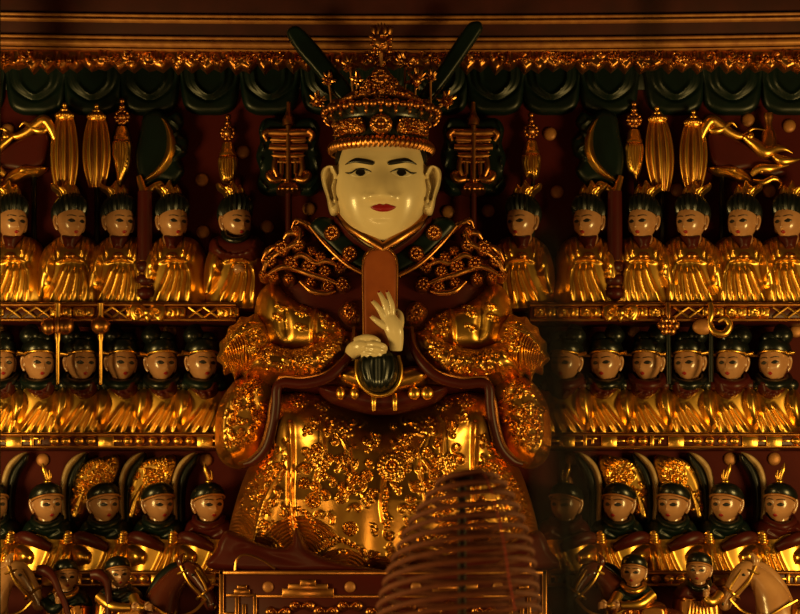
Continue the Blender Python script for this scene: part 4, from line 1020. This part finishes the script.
# ---- sleeves, mirrored pairs
for s in (1, -1):
    Q = (lambda P: P) if s > 0 else MX
    L = lambda pts: catmull(Q(pts), False, 6)
    # upper arm
    P = [(250, 322), (252, 300), (258, 284), (272, 276), (290, 288), (308, 296), (324, 300), (338, 308), (352, 322), (356, 336), (340, 350), (310, 362), (276, 358), (256, 345)]
    o = Orn()
    o.r += [(L([(286, 290), (284, 315), (288, 345)]), 5, -5, True), (L([(318, 300), (314, 322), (313, 342)]), 2.2, 5), (L([(262, 282), (258, 305), (260, 330)]), 4, 3, True)]
    for x, y in ((298, 312), (302, 304), (278, 305), (298, 326), (276, 316)):
        x, y = Q([(x, y)])[0]; o.b.append((x, y, 3, 3.4)); o.add(spiral(x + 4, y + 3, 3, 0, 1, 1, 1.0, 3))
    o.scatter(Q([(320, 306), (335, 312), (350, 326), (345, 338), (320, 340)]), 14, 41 + s, (3, 5), 3.6, 6)
    us = emit('upper_sleeve', relief(Q(P), 62, 26, o.r, o.b, back=4, fade=3), AF(-0.20, -0.42), 'gold', DT)
    # wide sleeve over the forearm
    P = [(250, 344), (268, 338), (290, 344), (315, 338), (338, 326), (354, 330), (352, 346), (343, 362), (328, 376), (304, 382), (276, 381), (256, 378), (240, 368)]
    o = Orn().scatter(Q([(262, 346), (300, 346), (340, 334), (340, 356), (320, 370), (290, 376), (262, 372)]), 44, 51 + s, (3.5, 6.5), 4, 8)
    o.add(rosette(*Q([(328, 344)])[0], 9, 4.6)); o.add(rosette(*Q([(300, 360)])[0], 7, 4))
    ws = emit('wide_sleeve', relief(Q(P), 58, 20, o.r, o.b, back=4, fade=3), AF(-0.32, -0.52), 'gold2', DT)
    B = [(354, 332, 44), (352, 348, 50), (343, 364, 54), (327, 378, 56), (304, 384, 56), (284, 383, 55), (277, 388, 54), (276, 404, 52), (273, 424, 48), (266, 446, 42), (254, 459, 36), (243, 463, 32)]
    Bm = [(Q([(u, v)])[0][0], v, h) for u, v, h in B]
    emit('sleeve_border', tube(Bm, [3, 4.2, 5, 5.4, 5.2, 4.8, 5, 5, 5, 5.2, 5, 3], 14, 6), AF(-0.32, -0.52), 'red', ws, label='dark red sleeve border')
    gl = [(u + (-5.4 if i > 6 else 0) * s, v + (-6 if i <= 6 else -1), h + 1) for i, (u, v, h) in enumerate(Bm)]
    emit('border_line', tube(gl, 1.5, 7, 6), AF(-0.32, -0.52), 'browngold', ws)
    # hanging part of the sleeve
    P = [(270, 384), (272, 410), (266, 436), (254, 456), (238, 466), (222, 462), (213, 448), (212, 425), (216, 402), (228, 382), (244, 370), (262, 370)]
    o = Orn().scatter(Q([(225, 395), (245, 380), (264, 384), (264, 420), (250, 445), (228, 448), (220, 425)]), 34, 61 + s, (3.5, 7), 4, 8)
    o.line(Q([(232, 392), (224, 415), (224, 440), (232, 458)]), 3, 3.5)
    emit('hanging_sleeve', relief(Q(P), 52, 20, o.r, o.b, back=4, fade=3), AF(-0.26, -0.42), 'gold2', DT)
    # lion mane on the shoulder
    P = [(214, 356), (217, 347), (217, 339), (223, 333), (226, 324), (233, 320), (238, 313), (246, 313), (254, 310), (261, 317), (268, 328), (272, 350), (267, 372), (258, 378), (252, 371), (246, 378), (239, 372), (233, 378), (229, 369), (221, 371), (220, 362)]
    o = Orn()
    for i in range(13):
        a = i / 12
        o.r.append((L([(262 - 12 * a, 322 + 10 * a), (250 - 20 * a, 322 + 18 * a + 4 * math.sin(i)), (240 - 20 * a, 330 + 26 * a), (236 - 18 * a + 10 * (1 - a), 344 + 20 * a), (246 - 20 * a, 368 + 2 * a)]), 1.25, 6))
    for i in range(8):
        o.r.append((L([(244 + 3 * i, 345 + 1 * i), (250 + 2.4 * i, 356), (246 + 3 * i, 374)]), 1.2, 4))
    for x, y in ((258, 330), (262, 340), (254, 338), (264, 352), (256, 348)): o.add(spiral(*Q([(x, y)])[0], 5, i, 1.2, s, 1.2, 5))
    lion = emit('lion_pauldron', relief(Q(P), 46, 24, o.r, o.b, back=4, fade=3, res=.8), AF(-0.34, -0.48), 'gold', DT)
    # gold dragon scrolls on the dark red shoulder
    o = Orn(); P = [(258, 278), (262, 262), (274, 248), (284, 236), (296, 232), (304, 244), (318, 252), (332, 260), (336, 272), (350, 276), (354, 292), (338, 298), (322, 294), (312, 286), (300, 284), (290, 286), (272, 276)]
    for x, y, r in ((282, 250, 9), (275, 262, 7), (292, 262, 8), (296, 246, 7), (308, 268, 8), (322, 266, 7), (342, 284, 8), (326, 284, 7), (290, 278, 6), (298, 236, 6), (310, 258, 5)):
        x, y = Q([(x, y)])[0]; o.add(rosette(x, y, r, 5, 8) if r > 6.5 else spiral(x, y, r, x, 1.3, s, 1.4, 5))
    o.scatter(Q(P), 40, 71 + s, (3, 5), 5, 5)
    fl_ = []
    for x, y, r in ((282, 249, 9), (270, 262, 8), (291, 264, 8.5), (298, 246, 8), (309, 267, 8.5), (321, 258, 7), (325, 272, 7.5), (340, 268, 7), (343, 285, 8.5), (328, 287, 7.5), (311, 283, 6.5), (289, 279, 6.5), (274, 277, 6), (296, 232, 6), (312, 252, 6), (264, 275, 5.5)):
        x, y = Q([(x, y)])[0]; rb = rosette(x, y, r * .85, 3.6, 8 if r > 7 else 6)
        fl_.append(relief([(x + r * math.cos(q), y + r * math.sin(q)) for q in np.arange(0, 6.2, .45)], 7, 6, rb[0], rb[1], back=22, res=.7))
    for pts in ([(262, 276), (268, 262), (280, 252), (296, 244), (300, 232)], [(264, 278), (282, 268), (296, 270), (312, 276), (326, 280), (346, 288)], [(290, 262), (302, 256), (316, 264), (328, 262), (344, 270)], [(284, 240), (290, 234), (300, 236)], [(330, 262), (338, 258), (346, 264), (342, 272)], [(300, 282), (312, 292), (326, 294), (336, 292)], [(276, 246), (268, 252), (262, 262)]):
        q = [(Q([p])[0][0], p[1], 5 + 2 * (i % 2)) for i, p in enumerate(pts)]
        fl_.append(tube(q, [1.6] + [3.2] * (len(q) - 2) + [1.0], 9, 5))
    emit('dragon_scroll', cat(*fl_), AF(-0.395), 'browngold', DT)
    emit('dragon_scroll', relief(Q([(338, 312), (346, 302), (356, 304), (361, 314), (358, 326), (346, 324)]), 12, 6, *[z for z in rosette(*Q([(350, 314)])[0], 7, 4)], back=20), AF(-0.41), 'browngold', DT)
    cl_ = cat(*[tube([(Q([(314, 232)])[0][0], 234, 10), (Q([(308 - 5 * q, 226)])[0][0], 226 - 2 * q, 12), (Q([(300 - 4 * q, 224 + 4 * q)])[0][0], 222 + 4 * q, 10)], [2.6, 2.6, .8], 8) for q in range(3)], ball((Q([(300, 236)])[0][0], 236, 8), (6, 5, 5)))
    emit('dragon_claw', cl_, AF(-0.33), 'browngold', DT)
# ---- collar
cp = [(310, 226), (326, 246), (348, 266), (383, 282), (418, 266), (440, 246), (456, 226), (436, 218), (383, 254), (330, 218)]
co = emit('cloud_collar', relief(cp, 10, 8, (), (), back=24), AF(-0.40), 'green', DT, label='dark green collar')
f = AF(-0.40)
for s in (1, -1):
    q = lambda u: EC + s * u
    emit('collar_edge', tube([(q(-73), 226, 2), (q(-56), 247, 8), (q(-33), 268, 11), (q(0), 284, 12)], 2.4, 9), f, 'browngold', co)
    emit('lapel', tube([(q(-46), 212, 2), (q(-36), 226, 14), (q(-18), 240, 24), (q(2), 253, 28)], [3.5, 4.8, 5.2, 4.4], 12, 6, .8), f, 'browngold', co)
    emit('lapel_facing', relief([(q(-50), 216), (q(-40), 222), (q(-20), 240), (q(0), 252), (q(0), 262), (q(-22), 252), (q(-44), 232)], 18, 8, (), (), back=20), f, 'red', co)
    for u, v in ((-51, 233), (-33, 254)):
        b = rosette(q(u), v, 8, 3, 9)
        emit('rosette', relief([(q(u) + 8.5 * math.cos(a), v + 8.5 * math.sin(a)) for a in np.arange(0, 6.2, .52)], 5, 4, b[0], b[1], back=0, res=.6), AF(-0.436), 'browngold', co)
# ---- head
HY = -0.40
hf0 = AF(HY, HY - 0.15)
HC = (EC - 2, 181, 0)
hf = lambda V: hf0(np.asarray(V, float) + np.array(HC))
hs = head_shape(48.5, 44, 66, 128, 110, 0.73, .36, te=.13, tn=-.235, tm=-.43, nose=.22, nw=.17)
sf = surf_of(hs)
neck = tube([(0, 30, -16), (0, 75, -22)], [28, 30], 24, 0)
HD = emit('head', cat(hs, neck), hf, 'face', DT)
dec = lambda P, th, res=.6, back=1.2: relief(P, th, 1.4, base=sf, res=res, back=back)
def gpoly(P): return [(x - HC[0], y - HC[1]) for x, y in P]
for s in (-1, 1):
    ec = HC[0] + s * 20.5
    emit('eye', dec(gpoly([(ec - s * 10.5, 172), (ec - s * 4, 169.5), (ec + s * 3, 169.5), (ec + s * 11, 173.2), (ec + s * 5, 177), (ec - s * 4, 176.6)]), .5), hf, 'white', HD, label='painted eye')
    emit('iris', dec(gpoly([(ec + 5.2 * math.cos(a), 172.8 + 4 * math.sin(a)) for a in np.arange(0, 6.2, .5)]), 1.1), hf, 'ink', HD)
    emit('eyelid_line', dec(gpoly([(ec - s * 12, 173.2), (ec - s * 5, 168.6), (ec + s * 3, 168.2), (ec + s * 10, 171.6), (ec + s * 16, 171.5), (ec + s * 10, 174), (ec + s * 3, 170.6), (ec - s * 4, 170.8)]), 1.2, .5), hf, 'ink', HD)
    bc = HC[0] + s * 21
    emit('eyebrow', dec(gpoly([(bc - s * 13, 165.6), (bc - s * 13.5, 161.6), (bc - s * 2, 158.6), (bc + s * 6, 158), (bc + s * 15.5, 163.6), (bc + s * 6, 162.6), (bc - s * 2, 164)]), .9), hf, 'ink', HD)
emit('mouth', dec(gpoly([(370.5, 207.6), (376, 205), (380, 204), (383, 205), (386, 204), (390, 205), (396, 207.2), (390, 211), (383, 212), (376, 211)]), 1.0), hf, 'lips', HD)
for s in (-1, 1):
    P = [(328, 161.5), (334, 160), (341, 164), (345, 182), (343, 203), (339, 209.5), (333, 210), (330, 203), (328, 192), (324, 180), (322.5, 170), (324, 164)]
    P = [(-x + 2 * HC[0], y) if s > 0 else (x, y) for x, y in P]
    X = lambda x: -x + 2 * HC[0] if s > 0 else x
    rr = [(catmull([(X(338), 172), (X(333), 164), (X(327), 166), (X(325), 176), (X(329), 190), (X(331), 204)], False, 6), 2.0, 8), (catmull([(X(337), 178), (X(334), 186), (X(337), 198)], False, 6), 1.6, 5), (catmull([(X(333), 172), (X(331), 182), (X(334), 194)], False, 6), 2.2, -7)]
    rr = [(np.asarray(r[0]) - np.array(HC[:2]), r[1], r[2]) for r in rr]
    emit('ear', relief(gpoly(P), 9, 5, rr, (), res=.7, back=5), lambda V: hf(np.asarray(V) + np.array((s * 2.5, 0, 13))), 'face', HD)
    hp = [(X(338), 138), (X(346), 140), (X(343.5), 158), (X(342), 172), (X(338), 168), (X(334), 155)]
    emit('sideburn', relief(gpoly(hp), 10, 5, (), (), res=.8, back=8), lambda V: hf(np.asarray(V) + np.array((0, 0, 14))), 'ink', HD)
emit('hair', ball((0, -22, -8), (47, 46, 40), 32, 20, .9), hf, 'black', HD)
# ---- crown
cf0 = AF(HY, HY - 0.15); cf = lambda V: cf0(np.asarray(V, float) + np.array((HC[0], 0, 0)))
CR = emit('crown', lathe([(44, 146), (47, 142), (48.5, 128), (48, 116), (50, 112), (56, 107), (58, 103), (55, 99), (46, 96), (40, 90), (30, 82), (18, 76), (.3, 74)], (0, 0, 0), 64, 1, .86), cf, 'black', DT, label='dark tiered crown')
wr = lambda a, i, v: 1 + .012 * math.cos(44 * a)
rope = []
for i in range(60):
    a = 2 * math.pi * i / 60; c, s_ = math.cos(a), math.sin(a)
    rope.append(tube([(50 * c - 2 * s_, 147, 43 * s_ + 2 * c), (52.5 * c, 142, 45 * s_), (50 * c + 2 * s_, 136.5, 43 * s_ - 2 * c)], [2.0, 3.0, 2.0], 7, 3))
emit('rope_band', cat(*rope), cf, 'browngold', CR)
def on_crown(u, rx=49, rh=43): return rh * math.sqrt(max(0, 1 - (u / rx) ** 2))
def wrap(shape, r0=1.0):
    V, F = shape; V = np.array(V, float); u = V[:, 0].copy(); h = V[:, 2].copy()
    a = u / 49.0
    V[:, 0] = (49 + h) * np.sin(a); V[:, 2] = (43 + h) * np.cos(a); return V, F
for s in (-1, 1):
    P = [(s * 17, 120), (s * 24, 117), (s * 40, 117), (s * 52, 119), (s * 53, 133), (s * 40, 134), (s * 22, 134), (s * 16, 130)]
    o = Orn().scatter(P, 14, 80 + s, (3, 5), 3.6, 6); o.add(rosette(s * 33, 126, 7, 4, 8)); o.add(beads(P + P[:1], 1.6, 3, 4))
    emit('gold_panel', wrap(relief(P, 4, 4, o.r, o.b, back=2, res=.7)), cf, 'browngold', CR)
b = rosette(0, 125, 10, 2.6, 12)
emit('center_boss', wrap(relief([(11.5 * math.cos(a), 125 + 11 * math.sin(a)) for a in np.arange(0, 6.2, .4)], 6, 5, b[0], b[1], back=1, res=.6)), cf, 'browngold', CR)
o = Orn()
cor = []
for i in range(48):
    a = 2 * math.pi * i / 48; c, s_ = math.cos(a), math.sin(a)
    cor.append(ball((58 * c, 104 + (i % 2), 50 * s_), (4.2, 3.4 + (i % 3) * .6, 3.8), 8, 6))
    cor.append(ball((50 * c, 97 + (i % 3), 43 * s_), (3.4, 3.6, 3.4), 8, 6))
    if i % 2 == 0: cor.append(tube([(56 * c, 108, 48 * s_), (58 * c, 112, 50 * s_), (55 * c, 115, 47 * s_)], [1.8, 1.6, .6], 6, 3))
emit('cornice_carving', cat(*cor), cf, 'shadegold', CR)
P = [(-42, 102), (-30, 92), (-22, 88), (-14, 78), (0, 68), (14, 78), (22, 88), (30, 92), (42, 102), (20, 100), (0, 98), (-20, 100)]
o = Orn().scatter(P, 26, 91, (3, 6), 4, 6); o.add(rosette(0, 78, 9, 5, 10))
emit('front_crest', relief(P, 8, 6, o.r, o.b, back=4, res=.8), lambda V: cf(np.asarray(V) + np.array((0, 0, 40))), 'shadegold', CR)
emit('crest_boss', ball((0, 78, 46), (10, 10, 5), 18, 12), cf, 'shadegold', CR)
def pompom(u, v, h, r, base, nm='pompom'):
    rnd = random.Random(int(u * 7 + v)); sh = [ball((u, v, h), r * .62, 10, 8)]
    for i in range(26):
        a, c = rnd.uniform(0, 6.28), rnd.uniform(-1, 1); q = math.sqrt(1 - c * c)
        d = np.array([q * math.cos(a), c, q * math.sin(a)]); p = np.array([u, v, h])
        sh.append(tube([p + d * r * .4, p + d * r * .8 + np.array([0, -.6, 0]), p + d * r * 1.15 + np.array([0, -1.5, 0])], [1.7, 1.5, .5], 6, 2))
    pm = emit(nm, cat(*sh), cf, 'browngold', CR)
    emit('stalk', tube([base, ((base[0] + u) / 2, (base[1] + v) / 2, (base[2] + h) / 2), (u, v + r * .4, h)], 1.2, 7, 4), cf, 'goldpaint', CR)
for u, v, h, r, bs in ((-31, 62, 24, 8, (-28, 92, 26)), (24, 58, 20, 8, (24, 86, 22)), (35, 78, 30, 10, (34, 96, 30)), (-53, 73, 10, 7, (-50, 102, 12)), (-64, 94, 10, 8, (-52, 106, 12)), (66, 94, 10, 9, (54, 106, 12)), (-24, 78, 32, 7, (-24, 94, 30)), (50, 70, 10, 6, (50, 102, 12))):
    pompom(u, v, h, r, bs)
fl = [ball((0, 38, 20), (9, 10, 8), 14, 10)]
rnd = random.Random(4)
for i in range(34):
    a = rnd.uniform(0, 6.28); v = rnd.uniform(30, 49); r = 10
    fl.append(ball((r * math.cos(a), v, 20 + r * .8 * math.sin(a)), rnd.uniform(1.6, 3), 8, 6))
for i in range(9):
    a = (i - 4) * .2
    fl.append(tube([(8 * math.sin(a * 1.6), 31, 20), (10 * math.sin(a * 1.6) + 1, 24, 20 + 2 * (i % 2)), (12 * math.sin(a * 1.4), 17 + abs(i - 4) * 1.2, 20)], [2.4, 1.8, .4], 7, 4))
emit('top_finial', cat(*fl), cf, 'browngold', CR)
emit('finial_stalk', tube([(0, 48, 18), (0, 62, 18), (0, 76, 20)], [2, 1.6, 2.4], 8), cf, 'goldpaint', CR)
for s, P in ((-1, [(287, 30), (285, 22), (291, 17), (300, 19), (316, 36), (334, 58), (350, 78), (352, 92), (344, 96), (332, 86), (312, 62), (297, 45)]), (1, [(482, 13), (476, 12), (468, 16), (454, 36), (442, 54), (430, 72), (420, 86), (421, 92), (432, 92), (446, 76), (462, 54), (479, 29), (484, 20)])):
    emit('crown_flap', relief([(x - HC[0], y) for x, y in P], 5, 4, (), (), back=3, res=1.2), lambda V: cf(np.asarray(V) + np.array((0, 0, 4))), 'green', CR, label='dark green upright flap')
# ---- hands
def remesh(o, vox, it=6):
    m = o.modifiers.new('fuse', 'REMESH'); m.mode = 'VOXEL'; m.voxel_size = vox; m.use_smooth_shade = True
    s2 = o.modifiers.new('soften', 'SMOOTH'); s2.factor = .5; s2.iterations = it
TF = AF(-0.505)
f = TF
hand = [tube([(396, 352, 12), (396, 342, 15), (394, 332, 18), (389, 322, 18), (386, 315, 17)], [6.4, 7.6, 9.2, 8.6, 5.5], 16, 6, .62)]
fing = [((392, 320, 18), (392, 309, 21), (389.5, 301, 21), (387, 294, 18)), ((388, 320, 19), (385.5, 309, 22.5), (382.5, 301, 22), (379, 294.5, 19)), ((385.5, 323, 19), (381, 314.5, 22.5), (376.5, 308, 22), (372.5, 303.5, 19)), ((385, 329, 19), (379.5, 325.5, 21.5), (375, 322, 21), (371, 318.5, 18.5))]
for fg in fing: hand.append(tube(fg, [3.5, 3.1, 2.7, 2.0], 12, 6))
hand.append(tube([(398, 334, 16), (400.5, 324, 15), (400, 316, 11), (396, 311, 7)], [4.4, 3.8, 3.2, 2.4], 12, 6))
h1 = emit('hand', cat(*hand), f, 'face', DT); remesh(h1, .0026, 3)
for fg in fing:
    a, b = np.array(fg[2]), np.array(fg[3]); d = (b - a) / np.linalg.norm(b - a); c = b - d * .4 + np.array([0, 0, 1.5])
    emit('nail', tube([c - d * 2.2, c, c + d * 1.6], [1.1, 1.4, .5], 8, 3, .6), f, 'lips', h1)
hand = [tube([(350, 356, -4), (354, 351, 8), (362, 349, 16), (370, 350, 16)], [6, 8.2, 8.2, 6], 16, 6, .8)]
fing = [((366, 346, 18), (376, 347, 24), (384, 349, 22), (386, 352, 17)), ((366, 350, 18), (376, 351.5, 24.5), (383, 353.5, 22), (385, 356, 17)), ((365, 354, 17), (374, 356, 23), (381, 358, 20), (382, 360, 15)), ((363, 357, 15), (371, 360, 20), (377, 362, 17), (378, 363.5, 13))]
for fg in fing: hand.append(tube(fg, [3.6, 3.3, 2.9, 2.1], 12, 6))
hand.append(tube([(356, 343, 14), (366, 340, 19), (374, 341, 20), (380, 344, 17)], [4.6, 3.8, 3.2, 2.2], 12, 6))
h2 = emit('hand', cat(*hand), f, 'face', DT); remesh(h2, .0026, 3)
emit('nail', tube([(381, 350, 24.5), (384, 350.6, 23.6), (386, 351.6, 20.5)], [1.1, 1.5, .6], 8, 3, .6), f, 'lips', h2)
cu = emit('cuff_opening', relief([(358, 362), (366, 352), (380, 349), (394, 354), (399, 368), (396, 384), (384, 393), (370, 392), (360, 382)], 16, 12, [(catmull([(364 + 7 * q, 356), (362 + 8 * q, 370), (368 + 5 * q, 388)], False, 6), 1.8, 1.6) for q in range(5)], (), back=10, res=.8), AF(-0.535), 'black', DT, label='dark lacquered cuff below the hands')
emit('gilt_rim', tube([(357, 360, 0), (357, 374, 3), (362, 386, 3), (374, 395, 3), (388, 394, 3), (398, 384, 3), (401, 370, 2), (398, 356, 0)], 2.4, 9), AF(-0.535), 'gold', cu)
# ---- tablet held upright between the hands
tb = thing('ceremonial_tablet', 'orange-brown round-topped tablet held upright between the deity hands', 'tablet', W(380, 345, -0.51))
tp = [(364, 346), (363.5, 300), (363, 268), (365, 256), (371, 250), (380, 248.5), (389, 250), (395, 256), (397, 268), (396.5, 300), (396, 346)]
emit('board', relief(tp, 4, 3, (), (), back=4, res=1, smooth=False), AF(-0.50), 'tablet', tb)
emit('gilt_edge', tube([(u, v, 1.5) for u, v in tp], 1.4, 8, 3), AF(-0.50), 'browngold', tb)

# ================================================================== INCENSE COIL AND DARK FOREGROUND POLES
IY = -3.0
fI = AF(IY)
it = thing('incense_coil', 'hanging brown conical incense coil in front of the deity skirt', 'incense coil', W(459, 700, IY))
pts = []; turns = 17.0; nper = 40
for i in range(int(turns * nper) + 1):
    q = i / nper
    if q < 3.2: R = 2 + 27 * (q / 3.2); v = 474 + 1.6 * q ** 1.2
    else:
        z = (q - 3.2); R = 29 + 58 * (1 - math.exp(-z / 6.0)) * 1.06; v = 480.5 + 11.6 * z - 3.0 * math.exp(-z / 2)
    a = 2 * math.pi * q; cx = 470 - 12 * min(1, max(0, (v - 476) / 120))
    u, h = R * math.cos(a), R * math.sin(a)
    pts.append((cx + u, v - 0.17 * h - 0.085 * u, h))
emit('spiral', tube(pts, 2.75, 9, 0), fI, 'incense', it)
th = []
for i in range(14):
    z = i / 13; v = 476 + 150 * z; R = 29 + 61 * (1 - math.exp(-max(0, (v - 480) / 11.6) / 6.0)) if v > 480 else 20
    a = 1.15 - .25 * z
    cx = 470 - 12 * min(1, max(0, (v - 476) / 120))
    th.append((cx + (R + 4) * math.cos(a), v - .17 * R * math.sin(a) - .085 * R * math.cos(a), (R + 4) * math.sin(a)))
emit('thread', tube([(468, 473, 2)] + th, .75, 6, 3), fI, 'thread', it)
# stand that carries the coil
sz = W(459, 472, IY)
stand = thing('coil_stand', 'dark thin upright stand seen through the incense coil', 'stand', (W(461, 500, IY).x, IY, 0))
def world_tube(P, r, n=12): 
    return tube(np.array(P, float), r, n, 0)
sx = W(462, 500, IY).x
emit('rod', world_tube([(sx, IY, .03), (sx, IY, W(462, 478, IY).z)], .011), lambda v: v, 'darkwood', stand)
emit('top_plate', cat(world_tube([(sx, IY, W(462, 480, IY).z), (sx, IY, W(462, 477, IY).z)], .03, 16)), lambda v: v, 'darkwood', stand)
emit('foot', world_tube([(sx, IY, 0), (sx, IY, .035)], .22, 28), lambda v: v, 'darkwood', stand)
# unfocused upright pole close to the camera
PYY = -7.45
p0, p1 = W(572, 640, PYY), W(549, 225, PYY)
dirv = (p1 - p0) / (p1.z - p0.z)
foot = p0 - dirv * p0.z
pl = emit('upright_pole', world_tube([foot, p0, p0.lerp(p1, .6), p1], [.014, .012, .011, .006], 12), lambda v: v, 'darkwood')
single(pl, 'dark thin upright pole, strongly blurred, in front of the right-hand statues', 'pole'); rebase(pl, foot)
q0, q1 = W(645, 95, PYY), W(652, 0, PYY)
dq = (q1 - q0) / (q1.z - q0.z); top = q0 + dq * (4.6 - q0.z)
struct(emit('ceiling', (np.array([(-4, -10.4, 4.6), (4, -10.4, 4.6), (4, .1, 4.6), (-4, .1, 4.6), (-4, -10.4, 4.7), (4, -10.4, 4.7), (4, .1, 4.7), (-4, .1, 4.7)], float), [(0, 1, 2, 3), (4, 5, 6, 7), (0, 1, 5, 4), (1, 2, 6, 5), (2, 3, 7, 6), (3, 0, 4, 7)]), lambda v: v, 'darkwood', flat=True))
cd = emit('hanging_string', world_tube([q0, q1, top], [.004, .0055, .0055], 10), lambda v: v, 'darkwood')
single(cd, 'dark blurred cord hanging in front of the beam at upper right', 'cord'); rebase(cd, q0)

# ================================================================== LIGHT, CAMERA
def point(name, loc, col, w, r):
    l = bpy.data.lights.new(name, 'POINT'); l.color = col; l.energy = w; l.shadow_soft_size = r
    o = bpy.data.objects.new(name, l); COL.objects.link(o); o.location = loc; return o
def area(name, loc, target, col, w, sx, sy):
    l = bpy.data.lights.new(name, 'AREA'); l.shape = 'RECTANGLE'; l.size = sx; l.size_y = sy; l.color = col; l.energy = w
    o = bpy.data.objects.new(name, l); COL.objects.link(o); o.location = loc
    o.rotation_euler = (Vector(target) - Vector(loc)).to_track_quat('-Z', 'Y').to_euler(); return o
YEL = (1.0, 0.66, 0.19); ORG = (1.0, 0.50, 0.16)
point('altar_lamp', (-3.0, -2.4, 1.75), YEL, 330, 0.5)
point('altar_lamp', (3.0, -2.4, 1.75), YEL, 300, 0.5)
point('front_fill', (-0.5, -4.6, 0.85), (1.0, 0.58, 0.18), 60, 0.4)  # low warm fill light added for general brightness; no candle stands here
wd = bpy.data.worlds.new('dim_hall'); wd.use_nodes = True; scene.world = wd
wd.node_tree.nodes['Background'].inputs['Color'].default_value = (1.0, 0.46, 0.13, 1)
wd.node_tree.nodes['Background'].inputs['Strength'].default_value = 0.022

cam = bpy.data.cameras.new('camera'); co_ = bpy.data.objects.new('camera', cam); COL.objects.link(co_)
co_.location = (0, -D, ZC); co_.rotation_euler = (math.radians(90), 0, 0)
cam.sensor_width = 36; cam.lens = 36 * D / (800 * S)
cam.shift_y = (CY - 307) / 800
cam.clip_start = 0.05; cam.clip_end = 100
cam.dof.use_dof = True; cam.dof.focus_distance = 8.55; cam.dof.aperture_fstop = 3.1
scene.camera = co_
vs = scene.view_settings
scene.display_settings.display_device = 'sRGB'
vs.view_transform = 'Standard'; vs.look = 'None'; vs.gamma = 1.0; vs.use_curve_mapping = False
vs.exposure = 0.0
